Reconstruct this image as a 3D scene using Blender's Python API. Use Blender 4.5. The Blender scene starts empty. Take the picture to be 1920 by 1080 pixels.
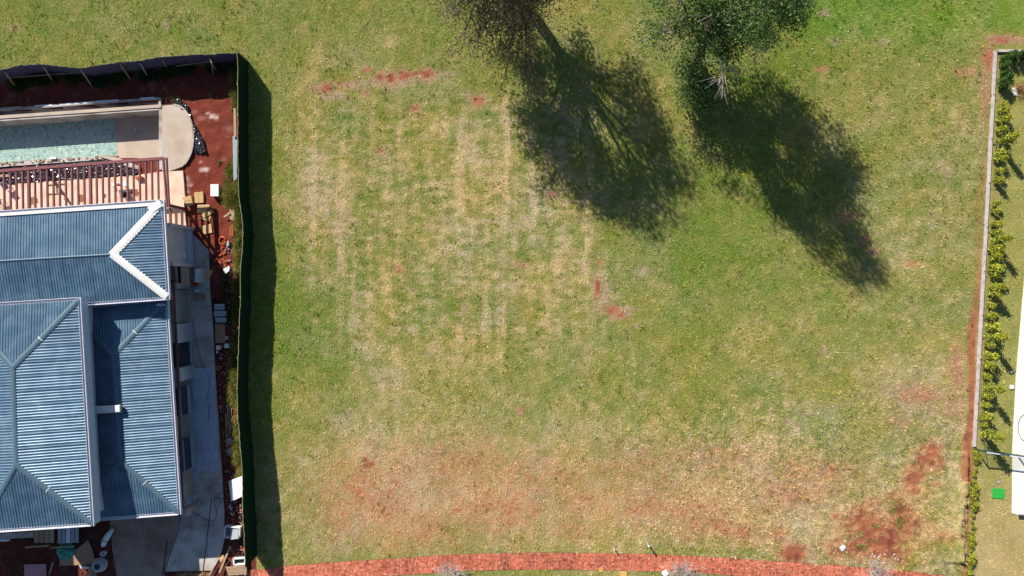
import bpy, math, random
import numpy as np
from mathutils import Vector, Matrix
R = math.radians
random.seed(7); rng = np.random.default_rng(11)
sc = bpy.context.scene
C = sc.collection

# ---------------------------------------------------------------- camera, sky, sun, exposure
PPM = 25.0                      # photograph pixels per metre on the ground
FPX = 1297.0                    # focal length in photograph pixels
H = FPX / PPM                   # flying height of the drone, metres
cam = bpy.data.cameras.new('camera'); cam.sensor_width = 36.0; cam.lens = 36.0*FPX/1920.0
cam.clip_start = 0.5; cam.clip_end = 2000
co = bpy.data.objects.new('camera', cam); C.objects.link(co); co.location = (0, 0, H); co.rotation_euler = (0, 0, 0)
sc.camera = co
SUN_EL = 33.0
SDX, SDY = 0.575, -0.818        # horizontal direction in which shadows fall
ld = Vector((SDX*math.cos(R(SUN_EL)), SDY*math.cos(R(SUN_EL)), -math.sin(R(SUN_EL)))).normalized()
w = bpy.data.worlds.new('World'); sc.world = w; w.use_nodes = True
nt = w.node_tree; bg = nt.nodes['Background']
sk = nt.nodes.new('ShaderNodeTexSky'); sk.sky_type = 'NISHITA'; sk.sun_disc = False
sk.sun_elevation = R(SUN_EL); sk.sun_rotation = math.atan2(-SDX, -SDY); sk.altitude = 500; sk.air_density = 1.0; sk.dust_density = 0.6; sk.ozone_density = 3.0
nt.links.new(sk.outputs[0], bg.inputs[0]); bg.inputs[1].default_value = 0.058
sl = bpy.data.lights.new('sun', 'SUN'); sl.energy = 4.4; sl.angle = R(0.55); sl.color = (1.0, 0.955, 0.88)
so = bpy.data.objects.new('sun', sl); C.objects.link(so); so.location = (-40, 60, 80)
so.rotation_euler = ld.to_track_quat('-Z', 'Y').to_euler()
sc.view_settings.view_transform = 'Standard'; sc.view_settings.look = 'None'
sc.view_settings.exposure = 1.1; sc.view_settings.gamma = 1.0; sc.view_settings.use_curve_mapping = False
sc.render.engine = 'CYCLES'

# ---------------------------------------------------------------- helpers
def W(px, py, z=0.0):
    """point at height z seen at photograph pixel (px, py)"""
    k = (H - z)/H
    return Vector(((px-960)/PPM*k, (540-py)/PPM*k, z))
def lin(c):
    c = c/255.0
    return c/12.92 if c <= 0.04045 else ((c+0.055)/1.055)**2.4
def alb(r, g, b, e=1.35):
    return (lin(r)/e, lin(g)/e, lin(b)/e)

MATS = {}
def mat(name, col, rough=0.7, metal=0.0, var=0.12, scale=3.0, bump=0.0, bscale=None, spec=0.4, stain=None, stain_scale=0.6, stain_amt=0.5, attr=None, transl=0.0, rnd=0.0):
    if name in MATS: return MATS[name]
    m = bpy.data.materials.new(name); m.use_nodes = True; MATS[name] = m
    n = m.node_tree.nodes; l = m.node_tree.links; b = n['Principled BSDF']
    b.inputs['Roughness'].default_value = rough; b.inputs['Metallic'].default_value = metal
    b.inputs['Specular IOR Level'].default_value = spec
    geo = n.new('ShaderNodeNewGeometry')
    no = n.new('ShaderNodeTexNoise'); no.inputs['Scale'].default_value = scale; no.inputs['Detail'].default_value = 6; no.inputs['Roughness'].default_value = 0.62
    l.new(geo.outputs['Position'], no.inputs['Vector'])
    mr = n.new('ShaderNodeMapRange'); mr.inputs[1].default_value = 0.25; mr.inputs[2].default_value = 0.75
    mr.inputs[3].default_value = 1-var; mr.inputs[4].default_value = 1+var
    l.new(no.outputs[0], mr.inputs[0])
    if attr:
        a = n.new('ShaderNodeAttribute'); a.attribute_name = attr; csock = a.outputs['Color']
    else:
        rgb = n.new('ShaderNodeRGB'); rgb.outputs[0].default_value = (*col, 1); csock = rgb.outputs[0]
    if stain:
        n2 = n.new('ShaderNodeTexNoise'); n2.inputs['Scale'].default_value = stain_scale; n2.inputs['Detail'].default_value = 8; n2.inputs['Roughness'].default_value = 0.6
        l.new(geo.outputs['Position'], n2.inputs['Vector'])
        m2 = n.new('ShaderNodeMapRange'); m2.inputs[1].default_value = 0.45; m2.inputs[2].default_value = 0.7; m2.inputs[3].default_value = 0; m2.inputs[4].default_value = stain_amt
        l.new(n2.outputs[0], m2.inputs[0])
        mx = n.new('ShaderNodeMix'); mx.data_type = 'RGBA'; l.new(m2.outputs[0], mx.inputs[0]); l.new(csock, mx.inputs[6]); mx.inputs[7].default_value = (*stain, 1)
        csock = mx.outputs[2]
    vm = n.new('ShaderNodeVectorMath'); vm.operation = 'SCALE'
    l.new(csock, vm.inputs[0])
    fac = mr.outputs[0]
    if rnd:
        oi = n.new('ShaderNodeObjectInfo'); m3 = n.new('ShaderNodeMapRange'); m3.inputs[3].default_value = 1-rnd; m3.inputs[4].default_value = 1+rnd
        l.new(oi.outputs['Random'], m3.inputs[0]); mm = n.new('ShaderNodeMath'); mm.operation = 'MULTIPLY'
        l.new(fac, mm.inputs[0]); l.new(m3.outputs[0], mm.inputs[1]); fac = mm.outputs[0]
    l.new(fac, vm.inputs['Scale']); l.new(vm.outputs[0], b.inputs['Base Color'])
    if bump:
        nb = n.new('ShaderNodeTexNoise'); nb.inputs['Scale'].default_value = bscale or scale*4; nb.inputs['Detail'].default_value = 5
        l.new(geo.outputs['Position'], nb.inputs['Vector'])
        bp = n.new('ShaderNodeBump'); bp.inputs['Strength'].default_value = 1.0; bp.inputs['Distance'].default_value = bump
        l.new(nb.outputs[0], bp.inputs['Height']); l.new(bp.outputs[0], b.inputs['Normal'])
    if transl:
        tr = n.new('ShaderNodeBsdfTranslucent'); l.new(vm.outputs[0], tr.inputs[0])
        ms = n.new('ShaderNodeMixShader'); ms.inputs[0].default_value = transl
        l.new(b.outputs[0], ms.inputs[1]); l.new(tr.outputs[0], ms.inputs[2]); l.new(ms.outputs[0], n['Material Output'].inputs[0])
    return m

def wloc(o):
    v = Vector((0, 0, 0))
    while o is not None:
        v += o.location; o = o.parent
    return v
def tag(o, label=None, cat=None, group=None, kind=None):
    if label: o['label'] = label
    if cat: o['category'] = cat
    if group: o['group'] = group
    if kind: o['kind'] = kind
    return o
def thing(name, label, cat, loc=(0, 0, 0), group=None, rz=0.0):
    o = bpy.data.objects.new(name, None); C.objects.link(o); o.location = loc; o.rotation_euler.z = rz
    o.empty_display_size = 0.2
    return tag(o, label, cat, group)
def link(name, me, parent=None):
    o = bpy.data.objects.new(name, me); C.objects.link(o)
    if parent is not None:
        o.parent = parent
    return o

class MB:
    def __init__(s): s.v = []; s.f = []
    def add(s, vs, fs):
        k = len(s.v); s.v += [tuple(p) for p in vs]; s.f += [tuple(i+k for i in f) for f in fs]; return s
    def hexa(s, b, t):
        """b, t: four bottom and four top points in the same turn"""
        return s.add(list(b)+list(t), [(3, 2, 1, 0), (4, 5, 6, 7), (0, 1, 5, 4), (1, 2, 6, 5), (2, 3, 7, 6), (3, 0, 4, 7)])
    def box(s, c, sx, sy, sz, rz=0.0):
        """c: centre of the base"""
        ca, sa = math.cos(rz), math.sin(rz); q = []
        for dz in (0, sz):
            for dx, dy in ((-1, -1), (1, -1), (1, 1), (-1, 1)):
                x, y = dx*sx/2, dy*sy/2
                q.append((c[0]+x*ca-y*sa, c[1]+x*sa+y*ca, c[2]+dz))
        return s.hexa(q[:4], q[4:])
    def prism(s, pts, z0, z1):
        n = len(pts)
        a = sum(pts[i][0]*pts[(i+1) % n][1]-pts[(i+1) % n][0]*pts[i][1] for i in range(n))
        if a < 0: pts = pts[::-1]
        vs = [(p[0], p[1], z0) for p in pts]+[(p[0], p[1], z1) for p in pts]
        return s.add(vs, [tuple(range(n-1, -1, -1)), tuple(range(n, 2*n))]+[(i, (i+1) % n, (i+1) % n+n, i+n) for i in range(n)])
    def beam(s, p0, p1, wd, ht, up=(0, 0, 1)):
        p0 = Vector(p0); p1 = Vector(p1); d = (p1-p0).normalized(); u = Vector(up)
        if abs(d.dot(u)) > 0.98: u = Vector((0, 1, 0))
        r = d.cross(u).normalized(); u = r.cross(d).normalized()
        f = lambda p: [p-r*wd/2-u*ht/2, p+r*wd/2-u*ht/2, p+r*wd/2+u*ht/2, p-r*wd/2+u*ht/2]
        return s.hexa(f(p0), f(p1))
    def tube(s, pts, rad, n=6, cap=True):
        pts = [Vector(p) for p in pts]; m = len(pts)
        if not hasattr(rad, '__len__'): rad = [rad]*m
        vs = []; fs = []; ref = Vector((0.31, 0.2, 0.93))
        for i, p in enumerate(pts):
            d = (pts[min(i+1, m-1)]-pts[max(i-1, 0)])
            d = d.normalized() if d.length > 1e-9 else Vector((0, 0, 1))
            r = d.cross(ref)
            if r.length < 1e-3: r = d.cross(Vector((1, 0, 0)))
            r.normalize(); u = d.cross(r)
            for k in range(n):
                a = 2*math.pi*k/n
                vs.append(p+(r*math.cos(a)+u*math.sin(a))*rad[i])
        for i in range(m-1):
            for k in range(n):
                fs.append((i*n+k, i*n+(k+1) % n, (i+1)*n+(k+1) % n, (i+1)*n+k))
        if cap:
            fs.append(tuple(range(n-1, -1, -1))); fs.append(tuple(range((m-1)*n, m*n)))
        return s.add(vs, fs)
    def lathe(s, prof, c, n=20):
        vs = []; fs = []; m = len(prof)
        for r, z in prof:
            for k in range(n):
                a = 2*math.pi*k/n; vs.append((c[0]+r*math.cos(a), c[1]+r*math.sin(a), c[2]+z))
        for i in range(m-1):
            for k in range(n):
                fs.append((i*n+k, i*n+(k+1) % n, (i+1)*n+(k+1) % n, (i+1)*n+k))
        fs.append(tuple(range(n-1, -1, -1))); fs.append(tuple(range((m-1)*n, m*n)))
        return s.add(vs, fs)
    def build(s, name, m, parent=None, smooth=False, bevel=0.0, local=False):
        me = bpy.data.meshes.new(name)
        if parent is None:
            n = len(s.v)
            o0 = Vector((sum(p[0] for p in s.v)/n, sum(p[1] for p in s.v)/n, min(p[2] for p in s.v)))
        elif local: o0 = Vector((0, 0, 0))
        else: o0 = wloc(parent)
        me.from_pydata([(p[0]-o0.x, p[1]-o0.y, p[2]-o0.z) for p in s.v], [], s.f); me.update()
        if smooth: me.polygons.foreach_set('use_smooth', [True]*len(me.polygons))
        if m: me.materials.append(m)
        ob = link(name, me, parent)
        if parent is None: ob.location = o0
        if bevel:
            md = ob.modifiers.new('bevel', 'BEVEL'); md.width = bevel; md.segments = 2; md.limit_method = 'ANGLE'
        return ob

def tri_mesh(name, co3, col, m, parent=None, npoly=3, origin=(0, 0, 0)):
    """co3: (N, npoly, 3) array of loose faces, col: (N,3) colours"""
    N = len(co3); me = bpy.data.meshes.new(name)
    v = (co3.reshape(-1, 3)-np.array(origin)).astype(np.float32)
    me.vertices.add(N*npoly); me.vertices.foreach_set('co', v.ravel())
    me.loops.add(N*npoly); me.loops.foreach_set('vertex_index', np.arange(N*npoly, dtype=np.int32))
    me.polygons.add(N); me.polygons.foreach_set('loop_start', np.arange(0, N*npoly, npoly, dtype=np.int32))
    me.update(calc_edges=True)
    a = me.attributes.new('col', 'FLOAT_COLOR', 'POINT')
    c4 = np.ones((N, npoly, 4), np.float32); c4[:, :, :3] = col[:, None, :]
    a.data.foreach_set('color', c4.ravel())
    me.materials.append(m)
    o = link(name, me, parent)
    return o

# ---- value noise
_T = np.random.default_rng(3).random((256, 256))
def vnoise(x, y, s=0):
    x = x+s*37.13; y = y+s*91.7
    xi = np.floor(x).astype(int); yi = np.floor(y).astype(int); fx = x-xi; fy = y-yi
    fx = fx*fx*(3-2*fx); fy = fy*fy*(3-2*fy)
    g = lambda a, b: _T[a & 255, b & 255]
    return (g(xi, yi)*(1-fx)+g(xi+1, yi)*fx)*(1-fy)+(g(xi, yi+1)*(1-fx)+g(xi+1, yi+1)*fx)*fy
def fbm(x, y, s=0, o=4):
    t = 0; a = 0.5; n = 0
    for i in range(o):
        t = t+a*vnoise(x, y, s+i); n += a; a *= 0.55; x = x*2.03+1.7; y = y*2.03+9.2
    return t/n
def sstep(a, b, x):
    t = np.clip((x-a)/(b-a), 0, 1); return t*t*(3-2*t)
def inpoly(x, y, P):
    ins = np.zeros(x.shape, bool); n = len(P)
    for i in range(n):
        x0, y0 = P[i][0], P[i][1]; x1, y1 = P[(i+1) % n][0], P[(i+1) % n][1]
        if y0 == y1: continue
        c = ((y0 > y) != (y1 > y)) & (x < (x1-x0)*(y-y0)/(y1-y0)+x0); ins ^= c
    return ins
def interp_poly(pts, y):
    return np.interp(y, [p[1] for p in pts], [p[0] for p in pts])

# ---------------------------------------------------------------- measured lines (photograph pixels)
FZ = 2.0                                             # height of the shade-cloth fences
TOPF = [(-90, 150), (-40, 138), (0, 131), (30, 124), (60, 121), (100, 122), (130, 127), (155, 128), (185, 123), (225, 117), (260, 114), (300, 107), (370, 103), (445, 99)]
RGTF = [(445, 99), (446, 180), (446, 300), (448, 370), (453, 400), (456, 440), (453, 480), (450, 520), (451, 560), (448, 620), (446, 680), (445, 720), (447, 780), (452, 830), (457, 890), (458, 950), (461, 1000), (463, 1062)]
topw = [W(x, y, FZ) for x, y in TOPF]; rgtw = [W(x, y, FZ) for x, y in RGTF]
COMP = [(p.x, p.y) for p in topw]+[(p.x, p.y) for p in rgtw[1:]]+[(-19.6, -30), (-60, -30), (-60, topw[0].y)]
PATH_U = [(440, 1072), (535, 1062), (600, 1055), (750, 1047), (870, 1038), (1000, 1036), (1200, 1038), (1300, 1042), (1420, 1050), (1500, 1055), (1700, 1070), (1780, 1080), (1960, 1102)]
PATH_WID = 31.5
WALLX = lambda y: 1868-(y-95)*40/743.0               # right boundary wall, photo x at photo y
PAVE = [(1924, 480), (1905, 700), (1898, 838), (1897, 962), (1921, 968), (2100, 990), (2100, 470)]
POOL = [(-120, 226), (-120, 312), (0, 305), (214, 291), (300, 300), (300, 192), (0, 212)]
# ---------------------------------------------------------------- ground: albedo of the lot as a function of place
GX = [0, 120, 240, 360, 480, 600, 720, 840, 960, 1080, 1200, 1320, 1440, 1560, 1680, 1800, 1920]
DRY = np.array([
 [.25,.25,.30,.32,.28,.38,.32,.30,.35,.40,.35,.30,.15,.08,.12,.15,.15],
 [.30,.30,.35,.35,.30,.48,.50,.35,.35,.40,.35,.30,.20,.25,.35,.40,.40],
 [.30,.30,.30,.30,.20,.55,.50,.55,.60,.42,.40,.25,.25,.38,.50,.52,.45],
 [.30,.30,.30,.30,.20,.78,.52,.70,.62,.62,.40,.20,.25,.42,.52,.55,.50],
 [.30,.30,.30,.30,.15,.62,.62,.62,.62,.62,.40,.22,.28,.38,.50,.48,.55],
 [.30,.30,.30,.30,.08,.22,.58,.58,.52,.52,.42,.36,.36,.40,.46,.46,.60],
 [.40,.40,.40,.40,.25,.48,.60,.52,.46,.46,.46,.42,.46,.45,.66,.66,.55],
 [.40,.40,.40,.40,.46,.68,.82,.76,.70,.68,.74,.76,.80,.66,.60,.68,.62],
 [.50,.50,.50,.50,.55,.78,.98,.92,.92,.86,.86,.88,.92,.92,.80,.74,.70],
 [.50,.50,.50,.50,.50,.50,.50,.42,.50,.50,.50,.50,.60,.70,.70,.62,.70]])
SOILB = [  # cx, cy, rx, ry, strength
 (612,165,16,7,.9),(688,130,6,4,.9),(712,145,8,9,1),(735,147,10,9,1.1),(757,140,9,9,1),(778,140,9,7,.9),(800,140,12,9,1.1),(640,160,20,8,.45),
 (686,176,8,6,.8),(896,189,9,8,.85),(778,203,7,6,.9),(714,283,6,5,.6),(1121,538,6,16,1.0),(1118,530,4,8,.8),(1150,583,14,7,.9),(1163,592,9,6,1.1),(1140,575,10,6,.5),(1126,492,4,4,.7),
 (980,497,14,5,.5),(1035,365,8,6,.6),(750,505,10,6,.45),(1540,130,10,5,.7),(1710,495,14,5,.6),(1800,135,10,12,.4),
 (683,863,6,4,1.2),(692,871,8,5,1.3),(975,770,6,8,.6),(1190,880,10,12,.35),(1247,893,8,10,.8),(1228,868,6,6,.6),(1340,900,40,14,.35),
 (700,930,100,70,.56),(850,880,140,50,.46),(930,950,100,50,.56),(780,990,100,40,.50),(640,970,50,50,.42),(1010,890,90,40,.42),(1100,940,90,45,.44),(1080,990,70,25,.36),(1230,950,80,45,.52),(1310,970,70,36,.60),(1380,995,40,18,.62),(1420,1015,30,12,.4),(1190,870,110,35,.40),(1480,920,90,40,.46),(1340,860,90,30,.36),(1560,890,60,30,.42),
 (1500,880,60,30,.3),(1440,950,40,20,.4),
 (1630,985,48,34,.95),(1600,1030,50,22,.9),(1660,1030,42,24,1.0),(1690,960,26,30,.8),(1710,905,18,26,.85),(1735,862,22,16,.85),(1755,840,14,16,.75),(1760,865,10,18,.7),(1680,930,26,14,.6),(1570,965,16,8,.8),(1485,1035,22,18,1.1),(1462,1000,16,14,.7),(1560,920,30,10,.5),(1640,940,30,10,.55),
 (1750,910,14,6,.6),(1770,1005,20,10,.45),(1740,985,16,8,.4),(1650,1010,60,42,.86),(1690,985,34,40,.75),(1720,890,20,30,.72),(1745,850,22,20,.75),
 (1720,740,40,18,.42),(1690,790,30,14,.3),(1795,690,14,40,.5),(1790,760,26,24,.4),(1885,74,30,9,.8),(1852,110,10,20,.9),(1846,170,8,40,.55),(1820,135,12,10,.4),
 (1640,470,12,6,.5),(1590,405,20,8,.4),(1620,450,12,8,.5)]
THB = [(600,165,26,9,.7),(628,180,26,10,.6),(660,160,30,9,.6),(735,152,60,13,.7),(800,146,30,9,.7),(838,138,24,7,.5),(870,180,16,10,.5),(895,189,16,11,.7),(720,290,16,14,.5),(1128,560,22,36,.5),(1150,585,34,14,.6),(1205,510,14,10,.6),(1185,580,12,7,.6),(1195,610,12,10,.4),(1030,365,14,9,.6),(960,430,14,10,.35),(1300,75,10,8,.4),(310,45,9,14,.55),(25,52,14,9,.4),(1545,25,14,7,.5),(1565,75,20,9,.5),(1660,78,16,9,.45),(1545,655,6,12,.6),(1560,690,8,10,.4),(1480,790,10,14,.6),(1490,760,8,10,.4),(1360,650,14,7,.4),(1690,735,40,16,.55),(1720,760,40,20,.5),(1760,740,30,20,.45),(1620,735,10,8,.3),(830,460,16,18,.4),(870,590,10,30,.45),(600,390,40,50,.35),(640,420,40,40,.35),(720,710,10,14,.4),(620,740,12,20,.3),(1500,640,20,8,.3),(1780,320,20,30,.4),(1750,420,14,40,.35)]
LUSHB = [(855,992,34,15,.65),(600,690,55,40,.35),(540,560,25,130,.25),(1300,490,100,60,.16),(1590,790,60,50,.15),(590,950,30,50,.2),(1480,540,90,40,.12),(1420,720,60,30,.12),(760,430,40,30,.2),(900,560,50,30,.2)]
def blobs(px, py, L, warp=0.5):
    s = np.zeros_like(px)
    wx = (fbm(px/9, py/9, 21, 3)-.5); wy = (fbm(px/9, py/9, 29, 3)-.5)
    for cx, cy, rx, ry, st in L:
        m = (np.abs(px-cx) < rx*2.2+8) & (np.abs(py-cy) < ry*2.2+8)
        if not m.any(): continue
        dx = (px[m]-cx)/rx+wx[m]*warp*2.6; dy = (py[m]-cy)/ry+wy[m]*warp*2.6
        s[m] = np.maximum(s[m], st*np.exp(-(dx*dx+dy*dy)*0.75))
    return s
P_LUSH = np.array(alb(127, 147, 60)); P_MID = np.array(alb(166, 162, 93)); P_DRY = np.array(alb(212, 188, 142)); P_ORANGE = np.array(alb(203, 138, 94)); P_SOIL = np.array(alb(168, 105, 74)); P_DARK = np.array(alb(120, 62, 52)); P_THATCH = np.array(alb(206, 176, 152))
P_OLIVE = np.array(alb(122, 132, 62)); P_YARD = np.array(alb(119, 56, 43))
def ground(px, py):
    """photograph pixel on the ground -> albedo (N,3), grass cover (N,), yard mask"""
    X = (px-960)/PPM; Y = (540-py)/PPM
    gx = np.clip(px/120.0, 0, 15.999); gy = np.clip(py/120.0, 0, 8.999)
    ix = gx.astype(int); iy = gy.astype(int); fx = gx-ix; fy = gy-iy
    fx = fx*fx*(3-2*fx); fy = fy*fy*(3-2*fy)
    d = (DRY[iy, ix]*(1-fx)+DRY[iy, ix+1]*fx)*(1-fy)+(DRY[iy+1, ix]*(1-fx)+DRY[iy+1, ix+1]*fx)*fy
    n1 = fbm(px/46, py/46, 1, 4)-.5; n2 = fbm(px/13, py/13, 5, 4)-.5; n3 = fbm(px/120, py/120, 9, 3)-.5
    d = d+n1*.5+n2*.72+n3*.28
    # mown strips of the regrown lawn
    mow = sstep(540, 590, px)*(1-sstep(1090, 1180, px))*sstep(165, 225, py)*(1-sstep(600, 760, py))
    wq = (fbm(px/38, py/38, 19, 2)-.5)*16
    rx = px+(py-400)*0.015+wq*.25; ry = py-(px-800)*.06+wq
    st = fbm(rx/9.0, ry/120.0, 14, 3)-.5
    da = fbm(rx/17.0, ry/6.5, 17, 3)-.5
    stripe = np.sin(rx/58.0*2*np.pi+1.0)*.5
    d = d+mow*(st*.46+da*.85+np.sin(rx/27.5*2*np.pi)*.07+stripe*.06+np.sin(ry/20.5*2*np.pi+9*vnoise(np.floor(rx/21), rx*0, 7))*.09*(.2+fbm(px/40, py/40, 171, 2)))
    d = d-blobs(px, py, LUSHB)*.75
    for tx, y0, y1, a in ((948, 160, 440, .45), (1098, 340, 520, .4), (862, 190, 420, .2), (735, 500, 640, .2), (690, 430, 700, .15), (640, 250, 520, .2), (1010, 300, 560, .22)):
        d = d+a*np.exp(-((rx-tx+(fbm(py/40, px*0+tx, 3, 2)-.5)*16)/5.0)**2)*sstep(y0, y0+40, py)*(1-sstep(y1-40, y1, py))*(0.5+fbm(px/14, py/14, 33, 2))
    # rough tussocks in the lower right
    rough = sstep(1080, 1400, px)*sstep(640, 860, py)
    d = d+rough*(fbm(px/7.5, py/7.5, 41, 3)-.5)*1.0
    # smooth pale patch
    pale = np.exp(-(((px-1620)/75)**2+((py-820)/75)**2))
    d = d*(1-pale*.7)+pale*.7*.55
    d = np.clip(d, 0, 1.25)
    c = np.where((d < .5)[:, None], P_LUSH+(P_MID-P_LUSH)*(np.clip(d, 0, .5)/.5)[:, None], P_MID+(P_DRY-P_MID)*(np.clip((d-.5)/.5, 0, 1))[:, None])
    hue = (fbm(px/70, py/70, 51, 3)-.5)
    c = c*(1+np.stack([hue*.18, hue*.0, -hue*.5], 1))
    cover = np.clip(1.08-d*.28, .55, 1.0)
    # yellow-green brightness of the strip beyond the fence etc.
    far = (1-sstep(40, 120, py))*sstep(1450, 1560, px)
    c = c*(1+far[:, None]*np.array([-.05, .12, -.05]))
    # soil
    s = blobs(px, py, SOILB)
    n4 = fbm(px/5.5, py/5.5, 61, 3)
    raw = s; n5 = fbm(px/26, py/26, 63, 3); n6 = fbm(px/3.2, py/3.2, 65, 2)
    tint = np.clip(s*1.05*(.45+1.1*n5)*(.7+.6*n4), 0, .8)
    halo = sstep(.16, .40, s+(n4-.5)*.5)*(s > .05)*(raw > .1)*(1-np.clip((py-780)/90, 0, 1)*.8)
    s = sstep(.50, .78, s+(n4-.5)*.85+(n5-.5)*.3+(n6-.5)*.3)*np.clip(s*3.0, 0, 1)
    th = blobs(px, py, THB)
    halo = np.maximum(halo, sstep(.18, .55, th+(n4-.5)*.55+(n6-.5)*.3)*(th > .08)*.9)
    c = c*(1-halo[:, None]*.7)+P_THATCH*halo[:, None]*.7
    wx = WALLX(py)
    band = np.exp(-((px-(wx-13+4*np.sin(py/37.0)))/(6+8*fbm(px*0, py/50, 71, 2)*sstep(250, 600, py)+1.5))**2)*(py > 86)*(py < 900)
    band = sstep(.42, .85, band*(.40+.55*sstep(120, 560, py)*.6+.75*fbm(px/9, py/14, 73, 3)-.12*(py < 300)))
    low = np.exp(-((px-(1822-(py-840)*.055))/5.0)**2)*(py > 838)*.9
    band = band*(.3+.7*sstep(470, 650, py))
    s = np.clip(np.maximum(np.maximum(s, band*.85), low), 0, 1)
    soilc = P_SOIL+(P_DARK-P_SOIL)*np.clip((fbm(px/16, py/16, 81, 3)-.42)*2.6, 0, 1)[:, None]
    tt = np.clip(np.maximum(tint, band*.5), 0, .75)
    c = c*(1-tt[:, None])+P_ORANGE*(.75+.5*n4)[:, None]*tt[:, None]
    c = c*(1-s[:, None])+soilc*s[:, None]
    cover = cover*(1-s*.93)
    # pinkish dead thatch round the bare spots
    # the neighbour's trimmed lawn on the right
    lot = (px > wx+3)*(py > 92)
    lot = np.maximum(lot, (px > 1826-(py-840)*.03)*(py >= 838)).astype(float)
    lc = np.array(alb(174, 170, 96))*(1-sstep(820, 1000, py))[:, None]+np.array(alb(200, 178, 122))*sstep(820, 1000, py)[:, None]
    lc = lc*(1+((fbm(px/30, py/30, 91, 4)-.5)*.7)[:, None]*np.array([.6, .5, .9]))
    shrub_bed = np.exp(-((px-(wx+12))/10.0)**2)*(py < 838)  # browner, thinly grassed strip along the shrub row
    lc = lc*(1-shrub_bed[:, None]*.55)+np.array(alb(112, 84, 58))*shrub_bed[:, None]*.55
    c = c*(1-lot[:, None])+lc*lot[:, None]; cover = cover*(1-lot)+lot*np.clip(.95-shrub_bed, .1, 1)
    # verge beyond the brick path
    # the building plot: raw red earth
    yard = inpoly(X, Y, COMP)
    yn = fbm(px/22, py/22, 101, 5); yf = fbm(px/6, py/6, 103, 3)
    yc = P_YARD*(0.72+yn*.62)[:, None]*(0.8+yf*.4)[:, None]
    dust = sstep(.56, .72, fbm(px/11, py/11, 107, 4))*sstep(.5, .65, fbm(px/50, py/50, 109, 2)+.12)
    spl = blobs(px, py, [(399,219,8,5,1.0),(388,213,4,3,.8),(383,317,12,5,.75),(375,303,5,4,.7),(352,345,10,18,.6),(410,275,12,7,.4),(395,330,20,10,.35),(420,700,10,60,.25)])
    dust = np.maximum(dust*.13, sstep(.35, .8, spl+(yf-.5)*.5)*.85)
    yc = yc*(1-dust[:, None])+np.array(alb(214, 190, 176))*dust[:, None]
    # dark rubble and soil of the side passage, its shade painted in too
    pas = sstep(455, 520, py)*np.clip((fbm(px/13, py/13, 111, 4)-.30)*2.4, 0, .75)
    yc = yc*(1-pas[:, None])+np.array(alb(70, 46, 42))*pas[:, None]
    c = np.where(yard[:, None], yc, c); cover = np.where(yard, 0, cover)
    return np.clip(c, 0.004, .9), cover, yard

def axis(lo, hi, step, far):
    a = list(np.arange(lo, hi+1e-6, step)); pre = []; t = step
    x = lo
    while x > -far: t *= 1.7; x -= t; pre.append(x)
    post = []; t = step; x = hi
    while x < far: t *= 1.7; x += t; post.append(x)
    return np.array(pre[::-1]+a+post)
xs = axis(-41, 41, .16, 420); ys = axis(-24, 24, .16, 420)
nx, ny = len(xs), len(ys)
XX, YY = np.meshgrid(xs, ys); PXX = 960+XX*PPM; PYY = 540-YY*PPM
gc, gcov, gyard = ground(PXX.ravel(), PYY.ravel())
gz = np.where(gyard, (fbm(PXX.ravel()/14, PYY.ravel()/14, 121, 4)-.5)*.16-.02, 0)
rough = sstep(1350, 1500, PXX.ravel())*sstep(760, 880, PYY.ravel())*(PXX.ravel() < 1815)
gz = gz+rough*(fbm(PXX.ravel()/9, PYY.ravel()/9, 123, 3)-.55)*.16+np.where(gyard, 0, (fbm(PXX.ravel()/20, PYY.ravel()/20, 125, 3)-.5)*.05)
# the bank that drops to the neighbour's lot, a shallow step along the lower right edge
pxr = PXX.ravel(); pyr = PYY.ravel()
edge = (1816-(pyr-840)*.075+3*np.sin(pyr/23.0))
gz = gz+np.where((pyr > 846) & (pyr < 1056), .36*np.exp(-np.clip(edge-pxr, 0, None)/22.0)*(pxr < edge), 0)
inpool = inpoly(XX.ravel(), YY.ravel(), [(W(*p).x, W(*p).y) for p in POOL])
idx = np.arange(nx*ny).reshape(ny, nx)
F = np.stack([idx[:-1, :-1], idx[:-1, 1:], idx[1:, 1:], idx[1:, :-1]], -1).reshape(-1, 4)
F = F[~inpool[F].any(1)]
me = bpy.data.meshes.new('ground')
me.vertices.add(nx*ny); me.vertices.foreach_set('co', np.stack([XX.ravel(), YY.ravel(), gz], 1).astype(np.float32).ravel())
me.loops.add(F.size); me.loops.foreach_set('vertex_index', F.astype(np.int32).ravel())
me.polygons.add(len(F)); me.polygons.foreach_set('loop_start', np.arange(0, F.size, 4, dtype=np.int32))
me.update(calc_edges=True)
a = me.attributes.new('col', 'FLOAT_COLOR', 'POINT'); c4 = np.ones((nx*ny, 4), np.float32); c4[:, :3] = gc*(1-.3*gcov[:, None])      # bare earth shows darker between the blades
a.data.foreach_set('color', c4.ravel())
me.polygons.foreach_set('use_smooth', np.ones(len(F), bool))
m_ground = mat('ground_earth_and_thatch', (0, 0, 0), rough=.95, var=.22, scale=9, bump=.03, bscale=14, spec=.1, attr='col')
me.materials.append(m_ground)
tag(link('ground', me), kind='structure')
def gheight(x, y):
    ix = np.clip(np.searchsorted(xs, x)-1, 0, nx-2); iy = np.clip(np.searchsorted(ys, y)-1, 0, ny-2)
    return gz.reshape(ny, nx)[iy, ix]

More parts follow.
